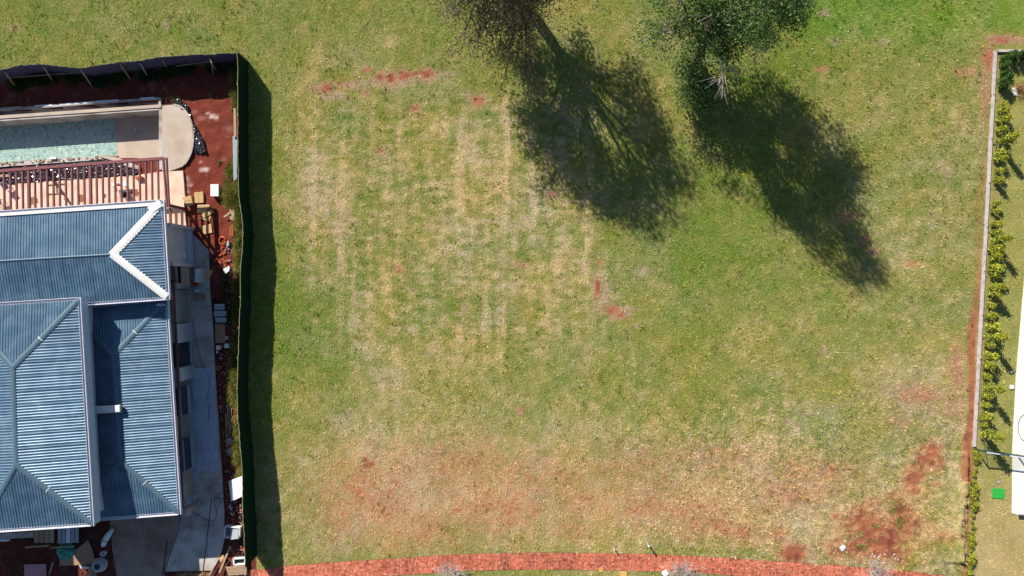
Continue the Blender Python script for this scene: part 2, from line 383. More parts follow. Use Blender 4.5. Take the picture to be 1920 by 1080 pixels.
# ---------------------------------------------------------------- grass: loose blades over the whole lot
pu = lambda px: np.interp(px, [p[0] for p in PATH_U], [p[1] for p in PATH_U])
def blades(N, box, lenr=(.05, .12), wid=(.018, .04), seed=1, keep=None, colf=None, tilt=(18, 62)):
    g = np.random.default_rng(seed)
    px = g.uniform(box[0], box[2], N); py = g.uniform(box[1], box[3], N)
    c, cov, yd = ground(px, py)
    k = g.random(N) < cov
    ed = (fbm(px/6, py/6, 151, 3)-.42)*11
    k &= ~((py > pu(px)+ed) & (py < pu(px)+PATH_WID-ed))
    k &= ~inpoly(px, py, PAVE)
    k &= ~(np.abs(px-(WALLX(py)+1)) < 3.5) | (py > 838) | (py < 90)
    k &= ~((px > 1861) & (px < 1884) & (py > 914.5) & (py < 935.5))
    px = px[k]; py = py[k]; c = c[k]; n = len(px)
    tuft = fbm(px/4.2, py/4.2, 131, 3)
    clump = np.clip((fbm(px/4.6, py/4.6, 137, 3)-.5)*1.9+.5, 0, 1); cl2 = np.clip((fbm(px/11, py/11, 139, 3)-.5)*1.6+.5, 0, 1)
    X = (px-960)/PPM; Y = (540-py)/PPM; Z = gheight(X, Y)
    lot = (px > WALLX(py))
    L = g.uniform(*lenr, n)*(.4+1.3*clump)*np.where(lot, .6, 1); wd = g.uniform(*wid, n)
    rough = sstep(1100, 1450, px)*sstep(640, 860, py)*(~lot)
    L = L*(1+rough*.5)
    a = g.uniform(0, 2*np.pi, n); t = np.radians(g.uniform(*tilt, n))
    dx, dy = np.cos(a), np.sin(a)
    base = np.stack([X, Y, Z-.004], 1)
    side = np.stack([-dy*wd/2, dx*wd/2, np.zeros(n)], 1)
    tip = base+np.stack([dx*L*np.cos(t), dy*L*np.cos(t), L*np.sin(t)], 1)
    lift = np.stack([np.zeros(n), np.zeros(n), np.maximum(0, (tuft-.35))*.10*g.random(n)], 1)
    tri = np.stack([base+side+lift, tip+lift, base-side+lift], 1)
    br = (g.normal(1, .28, n)*(.62+.84*clump+.34*cl2))
    hueg = g.normal(0, .09, n)
    col = c*br[:, None]*np.stack([1+hueg, np.ones(n), 1-hueg], 1)
    st = g.random(n) < .05
    col[st] = col[st]*.75+np.array(alb(214, 200, 150))*.25
    return tri, np.clip(col, .003, .8)
m_grass = mat('grass_blades', (0, 0, 0), rough=.75, var=.05, scale=2, spec=.15, attr='col', transl=.28)
tri, col = blades(1560000, (-80, -90, 2000, 1150), seed=5)
tag(tri_mesh('grass', tri, col, m_grass), 'short patchy mown grass, green and straw coloured, over the empty lot', 'grass', kind='stuff')

# taller tufts and weeds standing out of the mown grass
def tufts(N, seed):
    g = np.random.default_rng(seed); px = g.uniform(-20, 1940, N); py = g.uniform(-20, 1095, N)
    c, cov, yd = ground(px, py)
    w_ = np.clip((fbm(px/34, py/34, 161, 3)-.50)*5, 0, 1)*.9+sstep(1380, 1520, px)*(1-sstep(300, 700, py))*.35+sstep(1100, 1400, px)*sstep(640, 860, py)*.5
    k = (g.random(N) < w_*cov) & (px < WALLX(py)-6) & ~((py > pu(px)-2) & (py < pu(px)+PATH_WID+2)); px = px[k]; py = py[k]; c = c[k]; m = len(px)
    nb_ = 12; ci = np.repeat(np.arange(m), nb_); n = len(ci); X = (px[ci]-960)/PPM+g.normal(0, .035, n); Y = (540-py[ci])/PPM+g.normal(0, .035, n)
    sz = g.uniform(.6, 1.4, m)[ci]; a = g.uniform(0, 6.283, n); t = np.radians(g.uniform(20, 70, n)); L = g.uniform(.09, .19, n)*sz; wd = g.uniform(.03, .055, n)*sz
    b = np.stack([X, Y, gheight(X, Y)], 1); s = np.stack([-np.sin(a)*wd/2, np.cos(a)*wd/2, 0*a], 1)
    tip = b+np.stack([np.cos(a)*np.cos(t)*L, np.sin(a)*np.cos(t)*L, np.sin(t)*L], 1)
    col = c[ci]*np.array([.94, 1.04, .84])*g.uniform(.8, 1.25, m)[ci][:, None]*g.normal(1, .2, (n, 1))
    return np.stack([b+s, tip, b-s], 1), np.clip(col, .004, .7)
tri, col = tufts(15000, 23)
tag(tri_mesh('grass_tufts', tri, col, m_grass), 'taller green tufts and weeds standing out of the mown grass', 'grass', kind='stuff')

# ---------------------------------------------------------------- brick path along the bottom of the lot
def smoothline(P, n):
    t = np.linspace(P[0][0], P[-1][0], n); y = np.interp(t, [p[0] for p in P], [p[1] for p in P])
    k = np.ones(15)/15; yp = np.pad(y, 7, mode='edge'); ys_ = np.convolve(yp, k, 'valid')
    e = min(12, n//4); ys_[:e] = y[:e]; ys_[-e:] = y[-e:]
    return t, ys_
tx, ty = smoothline(PATH_U, 140)
up = [W(x, y) for x, y in zip(tx, ty)]
mbp = MB()
cen = []
for i, p in enumerate(up):
    q = up[min(i+1, len(up)-1)]-up[max(i-1, 0)]; q.normalize(); nrm = Vector((q.y, -q.x, 0)); cen.append((p, q, nrm))
wdm = PATH_WID/PPM
vs = []
for p, q, nn in cen: vs += [p+nn*(-.02)+Vector((0, 0, -.1)), p+nn*(-.02)+Vector((0, 0, .012)), p+nn*(wdm+.02)+Vector((0, 0, .012)), p+nn*(wdm+.02)+Vector((0, 0, -.1))]
fs = []
for i in range(len(cen)-1):
    for k in range(3): fs.append((4*i+k, 4*i+k+1, 4*i+k+5, 4*i+k+4))
mbp.add(vs, fs)
m_joint = mat('path_sand_joint', alb(112, 58, 46), rough=.95, var=.3, scale=6, bump=.01)
path = mbp.build('path', m_joint); tag(path, kind='structure')
# bricks laid in a basket weave of pairs, following the curve
S = [0.0]
for i in range(1, len(up)): S.append(S[-1]+(up[i]-up[i-1]).length)
def at_s(s, off):
    i = min(max(np.searchsorted(S, s)-1, 0), len(up)-2); f = (s-S[i])/(S[i+1]-S[i])
    p = up[i].lerp(up[i+1], f); nn = cen[i][2].lerp(cen[i+1][2], f).normalized()
    return p+nn*off
bv = []; bc = []
r6 = random.Random(4)
nb = 0
cell = wdm/6
for a_ in range(int(S[-1]/cell)):
    for b_ in range(6):
        for h_ in range(2):
            if (a_+b_) % 2 == 0: s0, s1, o0, o1 = a_*cell, (a_+1)*cell, (b_+h_*.5)*cell, (b_+.5+h_*.5)*cell
            else: s0, s1, o0, o1 = (a_+h_*.5)*cell, (a_+.5+h_*.5)*cell, b_*cell, (b_+1)*cell
            g_ = .007
            j = [r6.uniform(-.004, .004) for _ in range(4)]
            s0 += g_+j[0]; s1 -= g_-j[1]; o0 += g_+j[2]; o1 -= g_-j[3]
            if s1 > S[-1]: continue
            z = .034+r6.uniform(-.007, .007)
            tl = r6.uniform(-.004, .004)
            q = [at_s(s0, o0), at_s(s1, o0), at_s(s1, o1), at_s(s0, o1)]
            T = [(p.x, p.y, z+(tl if k in (0, 3) else -tl)) for k, p in enumerate(q)]; B = [(p.x, p.y, .005) for p in q]
            quads = [T[::-1]]+[[B[k], B[(k+1) % 4], T[(k+1) % 4], T[k]] for k in range(4)]
            pn = fbm(np.array([q[0].x*1.1]), np.array([q[0].y*1.1]), 5, 3)[0]
            v = r6.uniform(.72, 1.22)*(.65+.7*pn)
            base = np.array(alb(206, 118, 90)) if r6.random() < .78 else (np.array(alb(166, 92, 74)) if r6.random() < .7 else np.array(alb(214, 150, 122)))
            for qd in quads: bv.append(qd); bc.append(base*v)
m_brick = mat('path_brick', (0, 0, 0), rough=.85, var=.25, scale=18, bump=.006, spec=.2, attr='col')
bo = tri_mesh('bricks', np.array(bv), np.array(bc), m_brick, parent=path, npoly=4, origin=path.location)
tag(bo, kind='stuff')
# ---------------------------------------------------------------- materials
m_steel = mat('blue_grey_roof_steel', alb(80, 110, 132), rough=.44, metal=.25, var=.16, scale=1.1, spec=.45, rnd=.09, stain=alb(128, 146, 158), stain_scale=1.1, stain_amt=.35)
m_cap = mat('blue_grey_flashing', alb(92, 116, 130), rough=.42, metal=.2, var=.08, scale=2)
m_white = mat('white_painted_flashing', alb(236, 234, 226), rough=.5, var=.05, scale=3, stain=alb(190, 190, 190), stain_amt=.3)
m_gutter = mat('lavender_grey_gutter', alb(226, 226, 236), rough=.45, metal=.1, var=.08, scale=3)
m_fascia = mat('blue_painted_fascia', alb(186, 206, 228), rough=.45, var=.06, scale=2)
m_wallw = mat('white_rendered_wall', alb(206, 204, 206), rough=.85, var=.10, scale=1.6, bump=.004, bscale=30, stain=alb(150, 140, 132), stain_scale=.8, stain_amt=.45)
m_wallg = mat('grey_rendered_wall', alb(176, 170, 160), rough=.85, var=.14, scale=1.6, bump=.004, bscale=30, stain=alb(120, 110, 100), stain_scale=.9, stain_amt=.5)
m_glass = mat('dark_window_glass', (.02, .03, .045), rough=.08, var=.05, spec=.6)
m_redsteel = mat('red_oxide_steel', alb(128, 68, 72), rough=.6, var=.22, scale=5, stain=alb(104, 50, 54), stain_scale=2.5, stain_amt=.5)
m_conc = mat('grey_concrete', alb(196, 188, 180), rough=.9, var=.14, scale=1.2, bump=.005, bscale=22, stain=alb(128, 100, 86), stain_scale=.55, stain_amt=.85)
m_deck = mat('pale_concrete_deck', alb(194, 176, 158), rough=.9, var=.10, scale=.9, bump=.004, bscale=22, stain=alb(172, 146, 126), stain_scale=.7, stain_amt=.5)
m_terr = mat('pink_dusted_concrete', alb(236, 202, 180), rough=.9, var=.10, scale=1.5, bump=.004, bscale=24, stain=alb(196, 138, 108), stain_scale=.8, stain_amt=.55)
m_card = mat('cardboard', alb(204, 166, 116), rough=.9, var=.12, scale=4, rnd=.08)
m_wood = mat('weathered_timber', alb(176, 148, 116), rough=.85, var=.22, scale=7, rnd=.14)
m_ply = mat('plywood', alb(176, 136, 108), rough=.8, var=.16, scale=3, stain=alb(120, 88, 72), stain_amt=.45)
m_whitep = mat('white_plastic', alb(232, 232, 230), rough=.45, var=.06, scale=4)
m_black = mat('black_plastic_sheet', alb(44, 44, 50), rough=.2, var=.3, scale=4, spec=.7)
m_dark = mat('dark_rubber', alb(40, 38, 38), rough=.6, var=.2)
m_orange = mat('orange_plastic', alb(238, 108, 36), rough=.45, var=.08)
m_clay = mat('clay_brick', alb(188, 92, 58), rough=.9, var=.2, scale=9, rnd=.2)
m_greyp = mat('grey_plastic', alb(160, 164, 170), rough=.5, var=.1)
m_green = mat('green_shade_cloth', alb(15, 48, 27), rough=.95, var=.25, scale=9, spec=.1)
m_blackc = mat('charcoal_shade_cloth', alb(84, 80, 100), rough=.95, var=.25, scale=6, spec=.1)
m_tile = mat('pool_mosaic', (0, 0, 0), rough=.35, var=.1, scale=7, attr='col')
m_grout = mat('pool_grout', alb(150, 170, 160), rough=.8, var=.1)

# ---------------------------------------------------------------- house
def inset(P, g):
    P = [Vector((p[0], p[1])) for p in P]; n = len(P)
    ar = sum(P[i].x*P[(i+1) % n].y-P[(i+1) % n].x*P[i].y for i in range(n)); sg = 1 if ar > 0 else -1
    out = []
    for i in range(n):
        a, b, c = P[i-1], P[i], P[(i+1) % n]
        d1 = (b-a).normalized(); d2 = (c-b).normalized()
        n1 = Vector((-d1.y, d1.x))*sg; n2 = Vector((-d2.y, d2.x))*sg
        p = a+n1*g; q = b+n2*g
        den = d1.x*d2.y-d1.y*d2.x; t = ((q.x-p.x)*d2.y-(q.y-p.y)*d2.x)/den
        out.append(p+d1*t)
    return out
def vr(poly, u):
    vs = []
    n = len(poly)
    for i in range(n):
        (u0, v0), (u1, v1) = poly[i], poly[(i+1) % n]
        if (u0-u)*(u1-u) <= 0 and abs(u1-u0) > 1e-9: vs.append(v0+(v1-v0)*(u-u0)/(u1-u0))
    return (min(vs), max(vs)) if len(vs) >= 2 else None
PITCH = .19; NRIB = 5
def plane_sheets(parent, a, b, poly, m=m_steel):
    a = Vector(a); b = Vector(b); poly = [Vector(p) for p in poly]
    u = (b-a).normalized(); c = sum(poly, Vector((0, 0, 0)))/len(poly)-a; v = (c-u*c.dot(u)).normalized(); n = u.cross(v)
    if n.z < 0: n = -n
    P2 = [((p-a).dot(u), (p-a).dot(v)) for p in poly]
    ulo = min(p[0] for p in P2); uhi = max(p[0] for p in P2); s = ulo; k = 0
    while s < uhi-.02:
        e = min(s+PITCH*NRIB, uhi); prof = []
        t = s; i = 0
        while t < e-1e-4:
            h = .042 if i == 0 else .033
            for du, hh in ((0, 0), (.085, 0), (.128, h), (.144, h), (.189, 0)):
                if t+du <= e: prof.append((t+du, hh))
            t += PITCH; i += 1
        prof.append((e, 0))
        mb = MB(); vs = []; lift = .012+.004*(k % 2)+random.uniform(0, .003)
        for uu, hh in prof:
            q = vr(P2, min(max(uu, ulo+1e-4), uhi-1e-4))
            if q is None: continue
            for vv in q: vs.append(a+u*uu+v*vv+n*(hh+lift))
        fs = [(2*i, 2*i+2, 2*i+3, 2*i+1) for i in range(len(vs)//2-1)]
        if fs: mb.add(vs, fs).build('roof_sheet', m, parent)
        s = e; k += 1
    return n
def cap(parent, p0, p1, c1, n1, c2, n2, wd=.16, m=m_cap, name='hip_cap', teeth=0.0, lift=.062, nseg=1):
    p0 = Vector(p0); p1 = Vector(p1); h = (p1-p0).normalized()
    def side(c, n):
        d = n.cross(h).normalized()
        return d if d.dot(Vector(c)-p0) > 0 else -d
    d1, d2 = side(c1, n1), side(c2, n2); vs = []; fs = []
    for i in range(nseg+1):
        p = p0.lerp(p1, i/nseg); t1 = wd+(teeth*(i % 2) if teeth else 0)
        vs += [p+d1*wd+n1*lift, p+d1*wd*.25+n1*(lift+.02), p+d2*wd*.25+n2*(lift+.02), p+d2*t1+n2*lift,
               p+d1*wd+n1*(lift-.03), p+d2*t1+n2*(lift-.03)]
    for i in range(nseg):
        o = 6*i
        for q, r in ((0, 1), (1, 2), (2, 3), (4, 0), (3, 5)): fs.append((o+q, o+r, o+6+r, o+6+q))
    return MB().add(vs, fs).build(name, m, parent)
def gutter(parent, a, b, out, wd=.20, z=0, name='gutter', m=m_gutter, lipm=None):
    """open channel along a->b on the outside of the eave"""
    a = Vector(a); b = Vector(b); o = Vector((out[0], out[1], 0)).normalized(); mb = MB()
    up = Vector((0, 0, 1)); prof = [(-.02, .03), (-.02, -.10), (wd, -.10), (wd, .055), (wd-.035, .055), (wd-.035, -.07), (.0, -.07), (.0, .03)]
    vs = [a+o*x+up*z_ for x, z_ in prof]+[b+o*x+up*z_ for x, z_ in prof]; n = len(prof)
    mb.add(vs, [(i, (i+1) % n, (i+1) % n+n, i+n) for i in range(n)]+[tuple(range(n-1, -1, -1)), tuple(range(n, 2*n))])
    return mb.build(name, m, parent)

house = thing('house', 'unfinished house with blue-grey corrugated steel roofs inside the fenced building plot', 'house', W(180, 680, 0))
def hip_roof(label, TL, TR, BR, BL, ze, ridge, zr, vertical, caps='plain', wall_in=.35, wall_m=m_wallw, gut=.20, left_open=False):
    ow = [W(*p, ze) for p in (TL, TR, BR, BL)]
    q = [Vector((p.x, p.y, ze)) for p in inset(ow, gut)]
    r0, r1 = W(*ridge[0], zr), W(*ridge[1], zr)
    tl, tr, br, bl = q
    MBw = MB(); ins = inset(ow, wall_in); MBw.prism([(p.x, p.y) for p in ins], -.05, ze-.14)
    MBw.build('wall', wall_m, house)
    dk = MB(); dn = Vector((0, 0, -.05))
    if vertical: pl = {'top': (tl, tr, [tl, tr, r0]), 'right': (tr, br, [tr, br, r1, r0]), 'bottom': (br, bl, [br, bl, r1]), 'left': (bl, tl, [bl, tl, r0, r1])}
    else: pl = {'top': (tl, tr, [tl, tr, r1, r0]), 'right': (tr, br, [tr, br, r1]), 'bottom': (br, bl, [br, bl, r0, r1]), 'left': (bl, tl, [bl, tl, r0])}
    for k, (a, b, P) in pl.items(): dk.add([p+dn*.5 for p in P], [tuple(range(len(P)))])
    dk.add([p+dn*2.2 for p in q], [(0, 1, 2, 3)])
    for i in range(4): dk.add([q[i]+dn*.5, q[(i+1) % 4]+dn*.5, q[(i+1) % 4]+dn*2.2, q[i]+dn*2.2], [(0, 1, 2, 3)])
    rf = dk.build('roof', m_cap, house); rf['label'] = label
    N = {}; CC = {}
    for k, (a, b, P) in pl.items():
        N[k] = plane_sheets(rf, a, b, P); CC[k] = sum(P, Vector((0, 0, 0)))/len(P)
    if vertical:
        hips = [(r0, tr, 'top', 'right'), (r0, tl, 'top', 'left'), (r1, br, 'bottom', 'right'), (r1, bl, 'bottom', 'left')]; rg = ('left', 'right')
    else:
        hips = [(r1, tr, 'top', 'right'), (r1, br, 'bottom', 'right'), (r0, tl, 'top', 'left'), (r0, bl, 'bottom', 'left')]; rg = ('top', 'bottom')
    for i, (a, b, k1, k2) in enumerate(hips):
        if caps == 'white' and i < 2:
            cap(rf, a-(b-a).normalized()*.05, b, CC[k1], N[k1], CC[k2], N[k2], wd=.24, m=m_white, teeth=.07, nseg=38, lift=.07)
        else:
            cap(rf, a, b, CC[k1], N[k1], CC[k2], N[k2], wd=.17)
            h = (b-a); p = a+h*(.5 if i % 2 else .42)
            cap(rf, p, p+h.normalized()*.05, CC[k1], N[k1], CC[k2], N[k2], wd=.2, m=m_white, name='cap_joint', lift=.075)
    cap(rf, r0, r1, CC[rg[0]], N[rg[0]], CC[rg[1]], N[rg[1]], wd=.05 if caps == 'white' else .15, name='ridge_cap', lift=.055)
    sides = [(tl, tr), (tr, br), (br, bl), (bl, tl)]
    cen = sum(q, Vector((0, 0, 0)))/4
    for i, (a, b) in enumerate(sides):
        d = (b-a).normalized(); o = Vector((d.y, -d.x, 0))
        if o.dot(a-cen) < 0: o = -o
        ext = d*(gut*.98)
        gutter(rf, a-(ext if i % 2 else d*0.0), b+(ext if i % 2 else d*0.0), o, wd=gut)
    return rf, q, ow

# long roof with the white hips, beside the terrace
ra, qa, oa = hip_roof('long blue-grey corrugated roof with white hip flashings next to the pergola', (-150, 405), (308, 374), (319, 562), (-150, 595), 4.3, [(-60, 493), (211, 477)], 4.7, False, caps='white', wall_in=1.5)
# lower roof, in the shadow of the taller one
rb, qb, ob_ = hip_roof('lower blue-grey corrugated roof beside the side passage', (128, 576), (315, 558), (340, 965), (122, 981), 3.3, [(212, 667), (226, 864)], 3.75, True, wall_in=.55, wall_m=m_wallg)
# tallest roof with the deep blue fascia
rc, qc, oc = hip_roof('tall blue-grey corrugated roof with deep blue fascia above the others', (-82, 572), (152, 557), (177, 986), (-45, 1001), 5.4, [(24, 689), (30, 871)], 5.95, True, wall_in=.5)
# flat-roofed wing added out of view to shade the lower left ground
MB().prism([(W(x, y, 5.0).x, W(x, y, 5.0).y) for x, y in ((-300, 592), (-92, 578), (-60, 1006), (-300, 1022))], 0, 5.0).build('shade_wing', m_wallw, house)
# white strip along the upper eave of the long roof
d_ = (qa[1]-qa[0]).normalized(); nn_ = Vector((-d_.y, d_.x, 0))
MB().beam(qa[0]-nn_*.09+Vector((0, 0, .10)), qa[1]-nn_*.09+Vector((0, 0, .10)), .22, .05).build('eave_flashing', m_white, ra)
MB().beam(qa[1]+Vector((-.05, -.05, .11)), qa[1]+Vector((-.75, -.55, .15)), .5, .05).build('corner_flashing', m_white, ra)
# deep fascia of the tall roof
c_ = [Vector((p.x, p.y, 0)) for p in inset(oc, .06)]
for a, b in ((1, 2), (2, 3), (0, 1)):
    p0, p1 = c_[a], c_[b]; d = (p1-p0).normalized()*.04
    MB().beam((p0+d)+Vector((0, 0, 4.96)), (p1-d)+Vector((0, 0, 4.96)), .05, .66).build('fascia', m_fascia, house)
for (q, ze) in ((oa, 4.3), (ob_, 3.3)):
    c2 = [Vector((p.x, p.y, 0)) for p in inset(q, .10)]
    for a, b in ((1, 2), (2, 3)):
        p0, p1 = c2[a], c2[b]; d = (p1-p0).normalized()*.04
        MB().beam((p0+d)+Vector((0, 0, ze-.24)), (p1-d)+Vector((0, 0, ze-.24)), .04, .26).build('fascia', m_fascia, house)
# white duct lying over the low ridge
p0 = W(168, 768.5, 4.0); p1 = W(226, 765.5, 4.0)
MB().beam(p0, p1, .46, .22).build('roof_duct', m_white, house, bevel=.015)
MB().beam(p0+Vector((0, -.28, -.16)), p1+Vector((0, -.28, -.16)), .05, .1).build('duct_flashing', m_white, house)
# crumpled metal offcut by the corner of the low roof
mb = MB(); p = W(300, 571.5, 3.55)
for i in range(7): mb.beam(p+Vector((-.25+i*.08, random.uniform(-.08, .08), 0)), p+Vector((-.2+i*.09, random.uniform(-.1, .1), random.uniform(-.02, .06))), .12, .02)
mb.build('flashing_offcut', m_gutter, house)
# facade of the side passage: bay, windows, doors, piers (world x of wall faces follow the tilt of the house)
def sx(y, off): return -23.95+(4.4-y)*.0655+off     # outer face of the long block at world y
def facade_box(name, y0, y1, z0, z1, o0, o1, m, parent=None):
    mb = MB(); mb.hexa([(sx(y0, o0), y0, z0), (sx(y0, o1), y0, z0), (sx(y1, o1), y1, z0), (sx(y1, o0), y1, z0)], [(sx(y0, o0), y0, z1), (sx(y0, o1), y0, z1), (sx(y1, o1), y1, z1), (sx(y1, o0), y1, z1)])
    return mb.build(name, m, parent or house)
facade_box('wall', 1.6, 4.5, 0, 3.7, -1.3, -.05, m_wallw)
facade_box('wall_fin', 4.30, 4.55, 0, 3.6, -.1, .12, m_wallw)
facade_box('wall_fin', 1.55, 1.82, 0, 3.6, -.1, .12, m_wallw)
wnd = facade_box('window', 1.84, 4.28, .12, 1.25, -.05, .05, m_fascia)
facade_box('window_frame', 1.86, 4.26, .15, .22, .052, .09, m_greyp, wnd); facade_box('window_frame', 1.86, 4.26, 1.15, 1.22, .052, .09, m_greyp, wnd)
facade_box('electric_box', 2.2, 2.5, 1.55, 1.85, -.05, .08, m_whitep)
def sb(y, off): return -24.05-(y)*.0625+off-.35
for (nm, y0, y1, z0, z1, o0, o1, m_) in (('wall_pier', -.05, .35, 0, 2.4, -.3, .42, m_wallg), ('wall_panel', -2.55, -.1, 0, 2.3, -.3, .02, m_wallg), ('wall_pier', -3.95, -2.6, 0, 2.3, -.3, .22, m_wallw), ('wall_pier', -6.7, -5.75, 0, 2.3, -.3, .26, m_wallw), ('wall_pier', -16.4, -15.9, 0, 2.3, -.3, .1, m_wallg)):
    mb = MB(); mb.hexa([(sb(y0, o0), y0, z0), (sb(y0, o1), y0, z0), (sb(y1, o1), y1, z0), (sb(y1, o0), y1, z0)], [(sb(y0, o0), y0, z1), (sb(y0, o1), y0, z1), (sb(y1, o1), y1, z1), (sb(y1, o0), y1, z1)]); mb.build(nm, m_, house)
for y0, y1, z0, z1 in ((-5.7, -4.0, .1, 2.1), (-9.2, -7.2, .9, 2.1), (-13.2, -11.0, .9, 2.1)):
    mb = MB(); o = -.02; mb.hexa([(sb(y0, -.3), y0, z0), (sb(y0, o), y0, z0), (sb(y1, o), y1, z0), (sb(y1, -.3), y1, z0)], [(sb(y0, -.3), y0, z1), (sb(y0, o), y0, z1), (sb(y1, o), y1, z1), (sb(y1, -.3), y1, z1)])
    wn = mb.build('window', m_glass, house)
    MB().beam((sb(y0, .03), y0, z1+.04), (sb(y1, .03), y1, z1+.04), .08, .07).build('window_frame', m_greyp, wn)
    MB().beam((sb(y0, .06), y0, z0-.04), (sb(y1, .06), y1, z0-.04), .16, .06).build('sill', m_wallw, wn)
# red steel rail that runs on from the pergola along the eaves
rail = [W(319, 390, 2.4), W(327, 560, 2.4), W(333, 690, 2.4), W(343, 955, 2.4)]
mb = MB()
for a, b in zip(rail, rail[1:]): mb.beam(a, b, .10, .14)
mb.build('steel_rail', m_redsteel, house)

# ---------------------------------------------------------------- pool, decks and terrace (raw concrete)
DZ = .16
def wp(P, z): return [(W(x, y, z).x, W(x, y, z).y) for x, y in P]
pool = thing('swimming_pool', 'empty rectangular swimming pool with green mosaic floor beside the round concrete deck', 'pool', W(130, 250, -1.25))
MB().prism(wp([(-130, 226), (213, 202), (302, 196), (302, 306), (214, 303), (-130, 326)], -1.25), -1.5, -1.25).build('floor_slab', m_deck, pool)
tv = []; tc = []; g = random.Random(2); cs = .165
o_ = W(214, 213, -1.23); ux = Vector((-math.cos(R(-3.9)), math.sin(R(3.9))*-1, 0)).normalized(); uy = Vector((-ux.y, ux.x, 0))
if uy.y > 0: uy = -uy
for i in range(82):
    for j in range(24):
        p = o_+ux*(i*cs)+uy*(j*cs)
        a_ = [p+ux*.006+uy*.006, p+ux*(cs-.006)+uy*.006, p+ux*(cs-.006)+uy*(cs-.006), p+ux*.006+uy*(cs-.006)]
        tv.append([(q.x, q.y, -1.236) for q in a_])
        r_ = g.random()
        b_ = np.array(alb(172, 200, 190)) if r_ < .70 else np.array(alb(164, 190, 178)) if r_ < .88 else np.array(alb(134, 166, 158)) if r_ < .96 else np.array(alb(206, 214, 196))
        tc.append(b_*g.uniform(.86, 1.1))
tag(tri_mesh('mosaic_tiles', np.array(tv), np.array(tc), m_tile, pool, 4, wloc(pool)), kind='stuff')
def strip(name, P, z0, z1, m, par): return MB().prism(wp(P, z1), z0, z1).build(name, m, par)
strip('pool_wall', [(-130, 227), (300, 197), (300, 206), (214, 212), (-130, 236)], -1.5, DZ, m_conc, pool)
strip('coping', [(-130, 225.5), (302, 195.5), (302, 201.5), (-130, 231.5)], DZ+.003, DZ+.06, m_deck, pool)
strip('pool_wall', [(298, 196), (304, 196), (304, 318), (298, 318)], -1.5, DZ-.02, m_conc, pool)
strip('pool_wall', [(-130, 313), (0, 305), (180, 293), (214, 293), (262, 312), (262, 318), (180, 300), (0, 313), (-130, 320)], -1.5, DZ-.03, m_conc, pool)
strip('overflow_channel', [(-130, 214), (300, 184), (300, 196), (-130, 226)], -.45, -.35, m_conc, pool)
strip('overflow_wall', [(-130, 212.5), (301, 182), (301, 186), (-130, 217)], -.5, DZ, m_conc, pool)
for x0, x1, m_ in ((65, 97, m_whitep), (111, 222, m_whitep), (262, 289, m_whitep), (2, 40, m_deck)):
    f = lambda x: 203.5-(x)*.0705
    strip('paint_strip', [(x0, f(x0)-1.6), (x1, f(x1)-1.6), (x1, f(x1)+1.8), (x0, f(x0)+1.8)], DZ+.003, DZ+.02, m_, pool)
strip('overflow_end_wall', [(297, 183), (301.5, 183), (301.5, 196), (297, 196)], -.5, DZ-.004, m_conc, pool)

RND = [(304, 198), (326, 196)]+[(326+37*math.sin(t), 257-61*math.cos(t)) for t in np.linspace(.25, math.pi*.86, 16)]+[(318, 321), (304, 322)]
deck = MB().prism(wp(RND, DZ), -.1, DZ).build('round_deck', m_deck, bevel=.012)
tag(deck, 'round-ended pale concrete deck at the right end of the pool', 'deck')
mb = MB()
for i in range(len(RND)-4):
    if i < 1: continue
    a = W(*RND[i], DZ); b = W(*RND[i+1], DZ); mb.beam(a+Vector((0, 0, .01)), b+Vector((0, 0, .01)), .10, .05)
mb.build('deck_rim', m_conc, deck)
TERR = [(-130, 356), (0, 346), (120, 338), (255, 328.5), (300, 322), (343, 320), (347, 372), (345, 382), (349, 424), (300, 470), (-130, 470)]
ter = MB().prism(wp(TERR, .14), -.1, .14).build('terrace', m_terr, bevel=.01); tag(ter, kind='structure')
mb = MB()
for (x0, y0, x1, y1) in ((60, 346, 64, 400), (128, 340, 132, 398), (200, 335, 204, 392), (300, 324, 312, 384)): mb.beam(W(x0, y0, .142), W(x1, y1, .142), .02, .004)
mb.build('joint', m_conc, ter)

# black plastic sheeting: planting strip under the pergola and heap beside the round deck
def crumple(name, poly, z0, amp, m, seed, step=.06, label=None, cat='sheet', steep=1.6):
    P = wp(poly, z0); xs_ = [p[0] for p in P]; ys_ = [p[1] for p in P]
    X = np.arange(min(xs_), max(xs_)+step, step); Y = np.arange(min(ys_), max(ys_)+step, step)
    A, B = np.meshgrid(X, Y); ins = inpoly(A.ravel(), B.ravel(), P)
    n = fbm(A.ravel()*2.6*steep, B.ravel()*2.6*steep, seed, 4); rd = 1-np.abs(n-.5)*4
    d = np.abs(fbm(A.ravel()*1.3+B.ravel()*1.1, B.ravel()*3.2-A.ravel()*1.6, seed+9, 3)-.5)*2
    Z = z0+amp*(rd*.6+d*.9)
    Z = Z+rng.uniform(-.02, .02, len(Z))
    idx_ = np.arange(A.size).reshape(A.shape)
    Q = np.stack([idx_[:-1, :-1], idx_[:-1, 1:], idx_[1:, 1:], idx_[1:, :-1]], -1).reshape(-1, 4)
    Q = Q[ins[Q].sum(1) >= 3]; used = np.unique(Q); mp = -np.ones(A.size, int); mp[used] = np.arange(len(used))
    mb = MB(); mb.v = [tuple(t) for t in np.stack([A.ravel(), B.ravel(), Z], 1)[used]]; mb.f = [tuple(q) for q in mp[Q]]
    o = mb.build(name, m); tag(o, label, cat); return o
crumple('plastic_sheet', [(-60, 327), (0, 316), (120, 306), (190, 298), (262, 318), (256, 328), (0, 346), (-60, 350)], .12, .13, m_black, 31, label='crumpled black plastic sheet lining the planting strip under the pergola')
